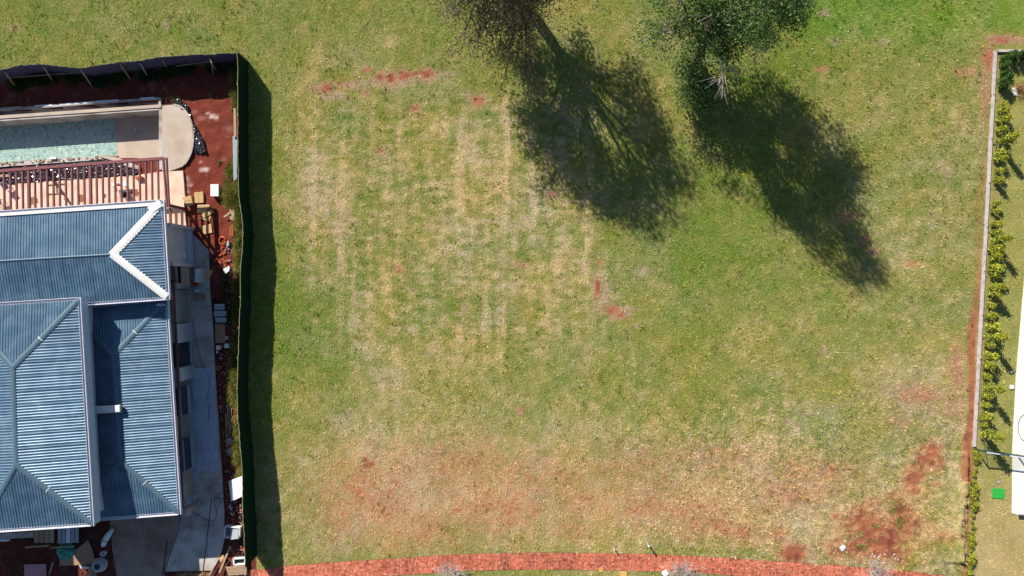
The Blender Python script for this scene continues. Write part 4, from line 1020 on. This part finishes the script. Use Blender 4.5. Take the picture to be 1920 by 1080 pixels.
# ---------------------------------------------------------------- posts, covers and litter on the lot
for x, y, h, r_, lb in ((1213, 1017, .85, .055, 'short grey marker post with a pale top beside the brick path'), (1150, 1026, .5, .035, 'thin small marker post left of the larger post by the path')):
    t = thing('marker_post', lb, 'post', W(x, y)); p = W(x, y)
    MB().lathe([(r_, -.1), (r_, h*.8), (r_*.9, h*.82)], p, 10).build('shaft', m_greyp, t); MB().lathe([(r_*1.15, h*.8), (r_*1.2, h), (r_*.3, h+.03)], p, 10).build('cap', m_whitep, t)
m_yel = mat('faded_yellow_cover', alb(214, 170, 96), rough=.8, var=.2, scale=8)
t = MB().lathe([(.19, 0), (.19, .03), (.15, .035), (.15, .02), (.02, .025)], W(1127, 1068, .01), 18).build('valve_cover', m_yel); tag(t, 'round faded orange valve cover on the lower edge of the brick path', 'cover')
tag(MB().box(W(1169, 1076.5, .0), .5, .42, .05, .03).build('meter_cover', m_yel, bevel=.01), 'square faded yellow meter cover on the verge below the path', 'cover')
tag(MB().box(W(1247, 1074, .02), .45, .42, .18, .6).build('white_stone', m_whitep, bevel=.06), 'white painted stone under the pale shrub below the path', 'stone')
def bag(name, label, px, py, s, m, seed, z=.0, fl=.45, cat='bag'):
    g = random.Random(seed); mb = MB(); n, k = 12, 6; vs = []
    c = W(px, py, z)
    for i in range(k+1):
        th = math.pi*.5*i/k
        for j in range(n):
            a = 2*math.pi*j/n; r_ = s*math.cos(th)*g.uniform(.7, 1.2)
            vs.append((c.x+r_*math.cos(a), c.y+r_*math.sin(a), z+s*fl*math.sin(th)*g.uniform(.8, 1.2)))
    fs = [(i*n+j, i*n+(j+1) % n, (i+1)*n+(j+1) % n, (i+1)*n+j) for i in range(k) for j in range(n)]
    return tag(mb.add(vs, fs).build(name, m), label, cat)
bag('plastic_bag', 'crumpled white plastic bag on the bare red soil near the path', 1580, 1027, .24, m_whitep, 3)
mb = MB()
g = random.Random(31)
for i in range(70):
    mb.box(W(g.uniform(500, 1800), g.uniform(20, 1030), .05), g.uniform(.03, .08), g.uniform(.03, .07), .03, g.uniform(0, 3))
for i in range(26): mb.box(W(g.gauss(1655, 22), g.gauss(1046, 6), .01), g.uniform(.03, .12), g.uniform(.03, .1), .02, g.uniform(0, 3))
tag(mb.build('litter_flecks', m_whitep), 'tiny pale flecks of litter and stones scattered over the grass', 'litter', kind='stuff')

# ---------------------------------------------------------------- concrete walks of the side passage
WALK = [(352, 428), (392, 470), (394, 540), (399, 600), (403, 680), (411, 800), (418, 906), (421, 960), (421.5, 1008), (417, 1030), (410, 1050), (399, 1069), (310, 1071), (322, 1035), (335, 1000), (341, 966), (345, 900), (345, 700), (344, 600), (352, 500)]
wk = MB().prism([(W(x, y).x, W(x, y).y) for x, y in WALK], -.1, .06).build('walkway', m_conc); tag(wk, kind='structure')
yd = MB().prism([(W(x, y).x, W(x, y).y) for x, y in [(205, 960), (340, 968), (334, 1000), (321, 1035), (308, 1071), (312, 1110), (225, 1110), (212, 1040)]], -.1, .045).build('driveway', mat('dirty_site_concrete', alb(158, 138, 124), rough=.95, var=.25, scale=1.2, bump=.01, bscale=12, stain=alb(104, 80, 68), stain_scale=.5, stain_amt=.75)); tag(yd, kind='structure')
# large floor tiles laid loose on the walk
m_ftile = mat('blue_grey_floor_tile', alb(190, 198, 214), rough=.45, var=.08, scale=3, rnd=.09)
def lerp2(a, b, t): return (a[0]+(b[0]-a[0])*t, a[1]+(b[1]-a[1])*t)
rows = [690.5, 709.5, 728.5, 748, 767.5, 787, 806.5, 826, 845.5, 865, 884.5]
for r_, (y0, y1) in enumerate(zip(rows, rows[1:])):
    xl0 = 353+(y0-690)*.05 if y0 < 765 else 336; xl1 = 353+(y1-690)*.05 if y0 < 765 else 336
    if y0 < 765 and y0 > 708: xl0, xl1 = 334, 334
    xr0 = 401+(y0-690)*.0535; xr1 = 401+(y1-690)*.0535; n = 5 if y0 < 765 else 6
    if y0 > 864: xr0 = xr1 = 410
    sh = .5/n if r_ % 2 else 0
    cuts = [0]+[min(1, i/n+sh) for i in range(1 if not sh else 0, n)]+[1]; cuts = sorted(set([round(c, 4) for c in cuts]))
    for c0, c1 in zip(cuts, cuts[1:]):
        if c1-c0 < .03: continue
        gx = .004; P = [(xl0+(xr0-xl0)*(c0+gx), y0+.25-(xl0+(xr0-xl0)*c0-370)*.05), (xl0+(xr0-xl0)*(c1-gx), y0+.25-(xl0+(xr0-xl0)*c1-370)*.05), (xl1+(xr1-xl1)*(c1-gx), y1-.25-(xl1+(xr1-xl1)*c1-370)*.05), (xl1+(xr1-xl1)*(c0+gx), y1-.25-(xl1+(xr1-xl1)*c0-370)*.05)]
        MB().prism([(W(*q, .075).x, W(*q, .075).y) for q in P], .061, .076+random.uniform(0, .003)).build('tile', m_ftile, wk)
for P in ([(345, 885), (373, 884), (374, 905), (346, 906)], [(348, 907), (357, 907), (357, 925), (348, 925)], [(350, 928), (358, 928), (359, 945), (350, 945)]):
    MB().prism([(W(*q, .07).x, W(*q, .07).y) for q in P], .061, .078).build('tile', m_ftile, wk)

# ---------------------------------------------------------------- builder's clutter: helpers
def slab(name, label, cat, P, z0, z1, m, group=None, bevel=.006):
    o = MB().prism([(W(x, y, z1).x, W(x, y, z1).y) for x, y in P], z0, z1).build(name, m, bevel=bevel); return tag(o, label, cat, group)
def rect(x0, y0, x1, y1, sk=0): return [(x0, y0+sk), (x1, y0-sk), (x1+sk, y1-sk), (x0+sk, y1+sk)]
def plank(name, label, x0, y0, x1, y1, wd, ht, z, m, cat='plank', group=None, z2=None):
    return tag(MB().beam(W(x0, y0, z), W(x1, y1, z if z2 is None else z2), wd, ht).build(name, m, bevel=.004), label, cat, group)
def bucket(name, label, px, py, r_, h, m, inner=m_dark, z=.06, cat='bucket'):
    p = W(px, py, z); t = thing(name, label, cat, p)
    MB().lathe([(r_*.8, 0), (r_, h), (r_*.93, h), (r_*.75, .03)], p, 18).build('body', m, t); MB().lathe([(r_*.74, .035), (r_*.2, .04)], p, 18).build('contents', inner, t)
    MB().tube([p+Vector((r_*1.02*math.cos(a), r_*1.02*math.sin(a), h-.01)) for a in np.linspace(0, 6.283, 19)], .012, 5).build('rim', m, t)
    return t
# boxes and cardboard in the sun
fb_ = slab('foam_box', 'white foam box standing on the red soil by the weeds', 'box', rect(395, 346, 409.5, 367.5), .0, .42, m_whitep, bevel=.02)
MB().prism([(W(x, y, .45).x, W(x, y, .45).y) for x, y in rect(394.5, 345.5, 410, 368)], .422, .46).build('lid', m_whitep, fb_, bevel=.01)
cb = slab('cardboard_box', 'tilted closed cardboard box at the terrace corner', 'box', [(341, 370), (358, 366.5), (361.5, 382), (349, 385.5)], .0, .32, m_card)
MB().beam(W(344.5, 377.5, .325), W(360, 374.5, .325), .07, .006).build('tape', m_wood, cb)
cb = slab('cardboard_box', 'half-flattened cardboard box between the tilted box and the white foam box', 'box', [(364, 361), (380.6, 359), (381.5, 380), (365, 380.5)], .0, .16, m_card)
MB().beam(W(372.4, 360.3, .163), W(373.2, 379.8, .163), .03, .008).build('fold', m_wood, cb)
CS = [([(370, 382), (393, 384), (392, 391.5), (370, 391)], 'upper flat cardboard sheet of the pile on the red soil', .05), ([(369.5, 391.8), (389, 391.8), (386, 399.5), (369, 399)], 'second flat cardboard sheet of the pile on the red soil', .04), ([(382, 408.5), (376, 402.5), (396, 391.5), (402, 398.5)], 'pale cardboard sheet lying slantwise across the pile on the red soil', .09), ([(373, 409), (384, 406), (397, 402.5), (392, 415.5)], 'lowest cardboard sheet of the pile, pointed at its lower corner', .03), ([(374, 424.5), (395.5, 419.5), (398, 436), (382, 439.5)], 'single cardboard sheet apart from the pile, on the shadow edge', .05)]
for P, lb, z in CS:
    o = slab('cardboard_sheet', lb, 'cardboard', P, z-.025, z, m_card, 'flattened cardboard on the soil', bevel=0)
    a = ((P[0][0]+P[1][0])/2, (P[0][1]+P[1][1])/2); b = ((P[2][0]+P[3][0])/2, (P[2][1]+P[3][1])/2)
    MB().beam(W(*lerp2(P[0], P[3], .5), z+.003), W(*lerp2(P[1], P[2], .5), z+.003), .02, .006).build('fold', m_wood, o)
slab('cardboard_sheet', 'brown cardboard sheet on the shaded walk below the white panels', 'cardboard', [(378, 518), (387, 503), (399, 509), (390, 526)], .065, .085, m_card)
# things on the terrace
bucket('paint_bucket', 'grey bucket under the pergola near the white bench', 238, 366, .30, .42, m_greyp, z=.14)
t = thing('workbench', 'low white trestle bench under the pergola', 'bench', W(222, 346, .14))
MB().prism([(W(x, y, .55).x, W(x, y, .55).y) for x, y in rect(209, 342, 237, 349, .5)], .5, .56).build('top', m_whitep, t, bevel=.01)
for x in (212, 234):
    for y in (344, 348): MB().box(W(x, y, .14), .05, .05, .36).build('leg', m_whitep, t)
tag(MB().box(W(220.5, 345.5, .56), .28, .15, .12, .1).build('tool_case', m_orange, bevel=.02), 'orange tool case on the low white bench', 'case')
slab('clay_brick', 'orange clay brick stack under the pergola by the sheet end', 'brick', rect(253, 330.5, 265, 335.5, .3), .14, .40, m_clay)
t = thing('sawhorse', 'timber frame of battens lying on the terrace under the pergola', 'frame', W(106, 355, .14))
for (x0, y0, x1, y1) in ((89, 346.5, 122, 344), (89, 363.5, 122, 362), (105, 346, 106, 362), (87, 343, 87.5, 369), (122, 343, 122.5, 364)): MB().beam(W(x0, y0, .18), W(x1, y1, .18), .06, .05).build('batten', m_wood, t)
for i, (x, y, lb) in enumerate(((17, 352, 'grey plastic garden chair under the left pergola rafters, upper one'), (4, 380, 'grey plastic garden chair under the left pergola rafters, lower one'))):
    t = thing('chair', lb, 'chair', W(x, y, .14), 'garden chairs under the pergola'); p = W(x, y, .14); a = .5-i*.3
    MB().box(p+Vector((0, 0, .40)), .46, .44, .04, a).build('seat', m_greyp, t, bevel=.015)
    q = Vector((-math.sin(a), math.cos(a), 0)); r_ = Vector((math.cos(a), math.sin(a), 0))
    MB().beam(p+q*.22-r_*.2+Vector((0, 0, .66)), p+q*.22+r_*.2+Vector((0, 0, .66)), .04, .42).build('backrest', m_greyp, t, bevel=.015)
    for sx_ in (-1, 1):
        for sy_ in (-1, 1): e = p+r_*(.19*sx_)+q*(.18*sy_); MB().tube([e, e+Vector((0, 0, .41))], .018, 5).build('leg', m_greyp, t)
for i, (x, y, s) in enumerate(((155, 372, .34), (198, 368, .2), (255, 362, .36), (66, 377, .4), (125, 373, .16))):
    g = random.Random(i); n = 14
    MB().prism([(W(x, y).x+s*g.uniform(.6, 1.1)*math.cos(k*6.283/n), W(x, y).y+s*g.uniform(.6, 1.1)*math.sin(k*6.283/n)) for k in range(n)], .1405, .144).build('mud_stain', mat('dried_mud', alb(150, 96, 66), rough=.95, var=.3, scale=10), ter)
slab('plank_pile', 'two pale timber boards lying at the left end of the planting strip', 'boards', rect(0, 327, 16, 332, .3), .3, .36, m_wood)
# side passage
for i, (x0, y0, x1, y1, wd) in enumerate(((431.5, 389, 433, 412, .14), (435, 388, 436.5, 414, .12), (438.5, 390, 439, 411, .12), (420, 407, 431, 399, .14))):
    plank('plank', ['first', 'second', 'third', 'slanting'][i]+' short plank of the little heap under the big weed clump', x0, y0, x1, y1, wd, .05, .10+.03*i, m_wood, group='short planks by the weeds')
for i, (x0, y0, x1, y1) in enumerate(((431.5, 424, 432, 441), (435.5, 421, 436, 443))):
    plank('plank', ['left', 'right'][i]+' reddish plank just above the orange hose coil', x0, y0, x1, y1, .12, .06, .12, m_clay, group='reddish planks')
def coil(label, cx, cy, r_, turns, m, tail, z=.05, seed=0):
    g = random.Random(seed); c = W(cx, cy, z); P = []
    for k in range(int(turns*22)):
        a = k*2*math.pi/22; rr = r_*(1+g.uniform(-.06, .06)-.05*(k//22)); P.append(c+Vector((rr*math.cos(a), rr*1.15*math.sin(a), .02*(k//22)+g.uniform(0, .015))))
    P += [W(x, y, z) for x, y in tail]
    return tag(MB().tube(P, .022, 6).build('hose', m), label, 'hose')
coil('coiled orange hose on the soil at the edge of the house shadow', 417, 451, .25, 3, m_orange, [(418, 460), (415, 465), (419, 463), (414, 467)], seed=3)
coil('small orange hose loop among the rubble below the blue sheets', 420, 512, .12, 2, m_orange, [(424, 516), (428, 514)], seed=4)
coil('orange hose end at the foot of the fence near the white tray', 458, 1030, .10, 1.5, m_orange, [(458, 1036)], seed=5)
g = random.Random(41)
BR = [(409, 472), (414, 478), (421, 475), (424, 490), (423, 498), (419, 486), (412, 500), (403, 489), (413, 492), (440, 478), (436, 470), (433, 530), (437, 528), (429, 526), (436, 546), (424, 545)]
BRO = {k: j for j, k in enumerate(sorted(range(len(BR)), key=lambda q: (BR[q][1], BR[q][0])))}
for i, (x, y) in enumerate(BR):
    tag(MB().box(W(x, y, .02), .24, .11, .09, g.uniform(0, 3.1)).build('clay_brick', m_clay, bevel=.008), 'loose clay brick by the green fence, %s counted down from the orange coil' % ORD[BRO[i]], 'brick', 'loose clay bricks')
slab('sheet_offcut', 'larger pale blue sheet on the rubble by the fence', 'sheet', [(418, 505), (424, 500.5), (430, 508), (423, 513)], .18, .22, m_whitep)
slab('sheet_offcut', 'smaller pale blue sheet on the rubble by the fence', 'sheet', [(426, 500), (430, 498.5), (431, 505), (427, 506)], .12, .2, m_whitep)
slab('cement_bag', 'grey cement bag beside the orange hose coil', 'bag', [(425, 453), (429, 451), (430, 461), (424, 462)], .05, .25, m_greyp, bevel=.03)
# leaning panels
for i, (x0, x1, m_) in enumerate(((328, 333, m_deck), (338, 347, m_deck), (347.5, 354, m_card))):
    o = MB().hexa([W(x0, 501, 2.2), W(x1, 501, 2.2), W(x1+2, 534, 2.0), W(x0+2, 534, 2.0)], [W(x0, 501, 2.24), W(x1, 501, 2.24), W(x1+2, 534, 2.04), W(x0+2, 534, 2.04)]).build('panel', m_); tag(o, ['narrow', 'middle', 'tan'][i]+' board laid over the opening beside the long roof', 'board', 'boards by the opening')
o = slab('styrofoam_panel', 'tall white foam panel standing beside the wall below the bay', 'panel', [(365, 504), (375, 503.5), (373.5, 530), (365.5, 529)], .06, .95, m_whitep)
MB().prism([(W(x, y, .99).x, W(x, y, .99).y) for x, y in [(365.5, 505), (374, 504.5), (373, 514), (366, 514)]], .955, 1.0).build('cap_strip', m_whitep, o)
for i, (x, y) in enumerate(((362, 531), (367, 535), (370, 530))): tag(MB().box(W(x, y, .06), .24, .2, .2, g.uniform(0, 3)).build('clay_block', m_clay, bevel=.01), ['left', 'middle', 'right'][i]+' clay block at the foot of the tall white foam panel', 'block', 'clay blocks by the foam panel')
slab('foam_offcut', 'bright white foam offcut on the walk below the clay blocks', 'offcut', [(364, 543), (371, 542), (378, 547), (366, 548.5)], .07, .14, m_whitep)
plank('plank', 'brown step plank lying across the walk', 364, 558, 385, 556, .36, .06, .12, m_ply)
for i, P in enumerate(([(401, 570), (421, 570), (421, 581), (402, 581)], [(401, 583), (424, 583), (424, 593), (401, 594)], [(403, 595.5), (424, 595.5), (424, 604.5), (404, 605)])):
    o = slab('foam_slab', ['upper', 'middle', 'lower'][i]+' of the three pale slabs lying beside the walk', 'slab', P, .06, .34, m_greyp, 'pale slabs by the walk', bevel=.02)
    MB().beam(W(P[0][0]+1, P[0][1]+2, .343), W(P[1][0]-1, P[1][1]+2, .343), .03, .006).build('seam', m_whitep, o)
slab('board', 'pinkish board lying beside the walk below the pale slabs', 'board', rect(403, 607, 422, 643, .5), .05, .09, m_ply)
bucket('bucket', 'dark bucket above the three pale slabs', 406, 564, .17, .25, m_dark)
bucket('bucket', 'small white bucket beside the pinkish board', 426.7, 633, .12, .2, m_whitep, m_whitep)
bucket('bucket', 'dark bucket with yellow rim beside the tiled walk', 411.7, 689.7, .15, .2, m_yel)
bucket('bucket', 'black bucket at the house wall below the foam panel', 340.5, 549, .17, .3, m_dark)
bucket('bucket', 'black bucket under the upper one at the house wall', 341, 556, .17, .3, m_dark)
bucket('bucket', 'tan tub next to the black buckets at the house wall', 341, 564.5, .22, .18, m_card, m_card)
slab('foam_block', 'right-hand white block beside the small white bucket', 'block', rect(420.5, 644.5, 429, 652.5), .04, .3, m_whitep)
slab('foam_block', 'left-hand white block at the edge of the walk', 'block', rect(405, 648, 413, 656), .04, .3, m_whitep)
slab('foam_block', 'tiny white block beside the walk under the left-hand one', 'block', rect(405.5, 658, 409, 662.5), .04, .15, m_whitep)
for i, (x, y) in enumerate(((389.6, 543), (395, 599), (350, 606), (365, 930), (416, 930), (414, 902))):
    o = MB().lathe([(.09, 0), (.09, .06), (.05, .07), (.05, .05), (.01, .05)], W(x, y, .06), 12).build('ground_spotlight', m_whitep if i > 2 else m_greyp)
    tag(o, ['ground spotlight on the walk beside the brown step plank', 'ground spotlight at the walk edge by the lowest pale slab', 'ground spotlight at the house wall side of the walk', 'pale ground spotlight on the lower walk near the house corner', 'pale ground spotlight at the outer edge of the lower walk', 'tiny pale spotlight above the one at the outer walk edge'][i], 'spotlight', 'ground spotlights')
plank('batten', 'thin pale batten lying across the floor tiles', 353.5, 692, 364, 763, .035, .03, .10, m_greyp, 'batten')
for i, (x0, y0, x1, y1) in enumerate(((423, 775, 425.5, 838), (427.5, 752, 426, 800), (431, 760, 428.5, 812), (434.5, 765, 431, 815))):
    plank('plank', ['longest', 'second', 'third', 'outermost'][i]+' of the four long thin planks in the soil strip', x0, y0, x1, y1, .07, .05, .08, m_wood, group='long planks in the soil strip')
bag('cement_bag', 'pale bag at the foot of the fence above the folded white sheet, upper', 431, 828, .28, m_greyp, 8)
bag('cement_bag', 'pale bag at the foot of the fence above the folded white sheet, lower', 431, 847, .25, m_greyp, 9)
o = MB(); o.hexa([W(429, 903, .02), W(434, 900, .02), W(438, 938, .02), (W(433, 941, .02))], [W(429, 903, .32), W(434, 900, .34), W(438, 938, .34), W(433, 941, .32)])
o = o.build('folded_sheet', m_whitep, bevel=.01); tag(o, 'folded white sheet of board leaning by the fence beside the lower walk', 'sheet')
MB().hexa([W(434.5, 899.7, .30), W(459, 890.5, .75), W(460.5, 928, .75), W(438.4, 938, .30)], [W(434.5, 899.7, .34), W(459, 890.5, .79), W(460.5, 928, .79), W(438.4, 938, .34)]).build('leaf', m_whitep, o)
p = W(438, 962); t = thing('pot', 'small white pot in the soil below the folded white sheet', 'pot', p); MB().lathe([(.09, 0), (.13, .2), (.11, .2), (.08, .05)], p, 14).build('body', m_whitep, t); MB().lathe([(.08, .1), (.02, .12)], p, 12).build('soil', m_dark, t)
tag(MB().tube([W(430, 948, .08), W(436, 955, .08)], .12, 10).build('pipe_offcut', m_greyp), 'grey pipe offcut beside the small white pot', 'pipe')
t = thing('cooler_box', 'open white box with a loose panel on the soil beside the lower walk', 'box', W(437, 998))
P = [(424, 985.5), (452, 988.5), (451, 1007), (423.5, 1006)]
MB().prism([(W(x, y, .1).x, W(x, y, .1).y) for x, y in P], .02, .10).build('base', m_greyp, t)
for a, b in zip(P, P[1:]+P[:1]): MB().beam(W(*a, .32), W(*b, .32), .07, .44).build('side', m_whitep, t)
MB().hexa([W(431, 992, .40), W(448, 991, .44), W(447, 1010, .62), W(433, 1012, .58)], [W(431, 992, .43), W(448, 991, .47), W(447, 1010, .65), W(433, 1012, .61)]).build('panel', m_greyp, t)
t = thing('planter_tray', 'white framed rectangular tray with dark soil at the lower end of the fence', 'tray', W(449, 1052))
P = [(438.5, 1047), (460, 1045.5), (460.5, 1057), (439.5, 1058.5)]
MB().prism([(W(x, y, .1).x, W(x, y, .1).y) for x, y in P], .03, .12).build('soil', m_dark, t)
for a, b in zip(P, P[1:]+P[:1]): MB().beam(W(*a, .2), W(*b, .2), .10, .22).build('side', m_whitep, t)
t = thing('slatted_platform', 'grey slatted timber platform in the lower corner of the plot', 'platform', W(442, 1072))
for i in range(6): MB().beam(W(423+i*1.0, 1064+i*2.8, .25), W(462.5, 1061.5+i*2.8, .25), .085, .03).build('slat', m_wood, t)
for x in (430, 445, 459): MB().beam(W(x, 1063, .2), W(x+1, 1080, .2), .06, .08).build('bearer', m_wood, t)
plank('plank', 'pale plank leaning from the platform up past the open box', 411, 1074, 432, 1024, .14, .04, .30, m_wood)
plank('plank', 'pale plank sticking out from the bottom edge over the walk', 392, 1079, 403, 1060, .12, .04, .25, m_wood)
slab('paper_sack', 'tan paper sack between the two pale planks', 'sack', [(410, 1048), (418, 1040), (421, 1046), (414, 1056)], .05, .25, m_card, bevel=.03)
HO = [(397, 934), (393, 965), (389, 1000), (386, 1030), (382, 1055), (381, 1071)]
tag(MB().tube([W(x, y, .085) for x, y in HO], .022, 5).build('hose', m_dark), 'black hose running straight down the lower walk', 'hose')
HO = [(344, 950), (360, 960), (380, 971), (392, 977), (402, 976), (406, 965), (405, 952), (400, 940), (404, 935), (415, 934)]
tag(MB().tube([W(x, y, .09) for x, y in HO], .016, 5).build('cable', m_dark), 'thin dark cable looping across the lower walk', 'cable')
HO = [(360, 595), (364, 625), (370, 650), (376, 672), (382, 690), (391, 705), (394, 720), (388, 745), (392, 765), (390, 790)]
tag(MB().tube([W(x, y, .095) for x, y in HO], .013, 5).build('cable', m_dark), 'thin dark cable wandering down the upper walk over the tiles', 'cable')
plank('stake', 'thin dark stake lying on the dirty concrete of the driveway', 313.5, 1014, 305, 1078, .05, .05, .08, m_dark, 'stake')
# uncountable small rubble of the side passage
for nm, lb, m_, n0, sd in (('rubble_chips', 'small broken brick and earth chips strewn along the side passage', m_clay, 300, 1), ('pale_chips', 'small pale plaster chips strewn along the side passage', m_greyp, 190, 2), ('timber_scraps', 'dark timber scraps strewn along the side passage and below the eaves', mat('dark_wet_timber', alb(92, 72, 62), rough=.9, var=.3, scale=9), 260, 3)):
    g = random.Random(sd); mb = MB()
    for i in range(n0):
        if sd == 3 and i % 3 == 0: x, y = g.uniform(0, 215), g.uniform(1005, 1080)
        else: y = g.uniform(462, 1055); x = 960-(960-float(interp_poly(RGTF, y)))*1.0-g.uniform(4, 34)
        if inpoly(np.array([x]), np.array([y]), WALK)[0] and g.random() < .85: continue
        L_c = g.uniform(.04, .16)*(2.6 if sd == 3 else 1); mb.box(W(x, y, .0), L_c, g.uniform(.04, .10), g.uniform(.03, .09), g.uniform(0, 3.1))
    tag(mb.build(nm, m_), lb, 'rubble', kind='stuff')
# ---------------------------------------------------------------- clutter below the house, lower left corner
t = thing('board_stack', 'stack of brown boards on the ground below the tall roof', 'boards', W(82, 1003))
for i in range(4): MB().beam(W(68+i*9.6, 985, .5), W(68.5+i*9.6, 1017.5, .5), .33, .05).build('board', m_wood if i != 1 else m_ply, t)
t = thing('board_stack', 'stack of grey and white boards right of the brown boards', 'boards', W(127, 1003))
for i in range(5): MB().beam(W(112+i*8, 985, .55), W(112+i*8, 1018.5-.3*i, .55), .27, .05).build('board', m_whitep if i == 2 else m_greyp, t)
plank('timber', 'yellow timber in front of the stack of brown boards', 48, 1026, 92, 1023, .10, .10, .55, m_wood, 'timber')
plank('timber', 'yellow timber in front of the stack of grey and white boards', 95, 1027, 139, 1024, .10, .10, .58, m_wood, 'timber')
bag('tarpaulin', 'crumpled green tarpaulin heap below the board stacks', 125, 1034, .72, mat('green_tarpaulin', alb(52, 150, 130), rough=.5, var=.2, scale=5), 12, fl=.6, cat='tarpaulin')
slab('plywood_sheet', 'large plywood sheet with a slanted edge beside the green tarpaulin', 'plywood', [(111, 1044), (143, 1030), (165, 1012), (172, 1028), (180, 1058), (112, 1061)], .12, .16, m_ply)
slab('plywood_sheet', 'pinkish plywood sheet at the bottom edge in the left corner', 'plywood', rect(45, 1058, 86, 1085, .5), .3, .34, mat('pink_plywood', alb(190, 140, 140), rough=.85, var=.15, scale=4))
slab('foam_slab', 'small white slab below the large plywood sheet', 'slab', [(148, 1061), (169, 1063), (170, 1067.5), (152, 1066)], .15, .25, m_whitep)
t = thing('roll', 'white wrapped roll lying on the site below the roofs', 'roll', W(201, 1008)); MB().tube([W(193, 1024, .3), W(197, 1013, .32), W(204, 1002, .32), (W(211, 991, .3))], [.14, .22, .2, .13], 10).build('wrap', m_whitep, t, smooth=True)
MB().tube([W(196.5, 1014, .32), W(197.5, 1012, .32)], .24, 12).build('strap', m_greyp, t)
p = W(195, 1054, 0); t = thing('mixing_drum', 'pale round drum with a dark mouth at the bottom left', 'drum', p)
MB().lathe([(.36, .02), (.50, .45), (.47, .75), (.26, .9), (.23, .9), (.30, .72), (.28, .2)], p, 24).build('shell', m_greyp, t, smooth=True); MB().lathe([(.26, .3), (.02, .32)], p, 20).build('mouth', m_dark, t); MB().tube([p+Vector((.495*math.cos(a), .495*math.sin(a), .5)) for a in np.linspace(0, 6.283, 25)], .03, 6).build('hoop', m_whitep, t)
bucket('bucket', 'white bucket above the round drum', 197, 1036, .2, .3, m_whitep, m_whitep)
t = thing('rebar_mesh', 'dark steel mesh leaning below the eaves at the lower left', 'mesh', W(168, 998))
for i in range(5): MB().tube([W(150+i*8, 986, .5), W(149+i*8, 1012, .3)], .015, 5).build('bar', m_dark, t)
for i in range(4): MB().tube([W(146, 989+i*7.5, .45), W(188, 986+i*7.5, .45)], .015, 5).build('bar', m_dark, t)
plank('timber', 'dark timber leaning across the steel mesh', 142, 1022, 206, 985, .08, .08, .4, m_dark, 'timber')
t = thing('timber_bundle', 'bundle of upright timbers at the bottom edge beside the round drum', 'timbers', W(175, 1076))
for i in range(5): MB().beam(W(167+i*3.4, 1062+(i % 2)*2, .5), W(165+i*3.6, 1084, .3), .07, .06).build('timber', m_wood, t)
slab('lintel', 'pale concrete lintel below the eave at the left edge', 'lintel', [(-30, 1002), (62, 997), (62, 1008), (-30, 1013)], .3, .5, m_conc)
slab('sheet_offcut', 'pale blue sheet offcut under the lintel at the left edge', 'sheet', [(-10, 1012), (16, 1011), (16, 1015), (-10, 1016)], .1, .3, m_whitep)
plank('pole', 'pale pole leaning between the pinkish plywood and the large plywood sheet', 92, 1078, 99, 1054, .06, .06, .5, m_greyp, 'pole')
# dry weeds at the bottom edge of the driveway
tri, col = weeds([(345+i*9, 1077+(i % 3), 5, 3, 60, .5, alb(206, 180, 140)) for i in range(6)], 15)
tag(tri_mesh('dry_weeds', tri, col, m_weed), 'dry pale weeds at the bottom edge of the concrete drive', 'weeds', kind='stuff')
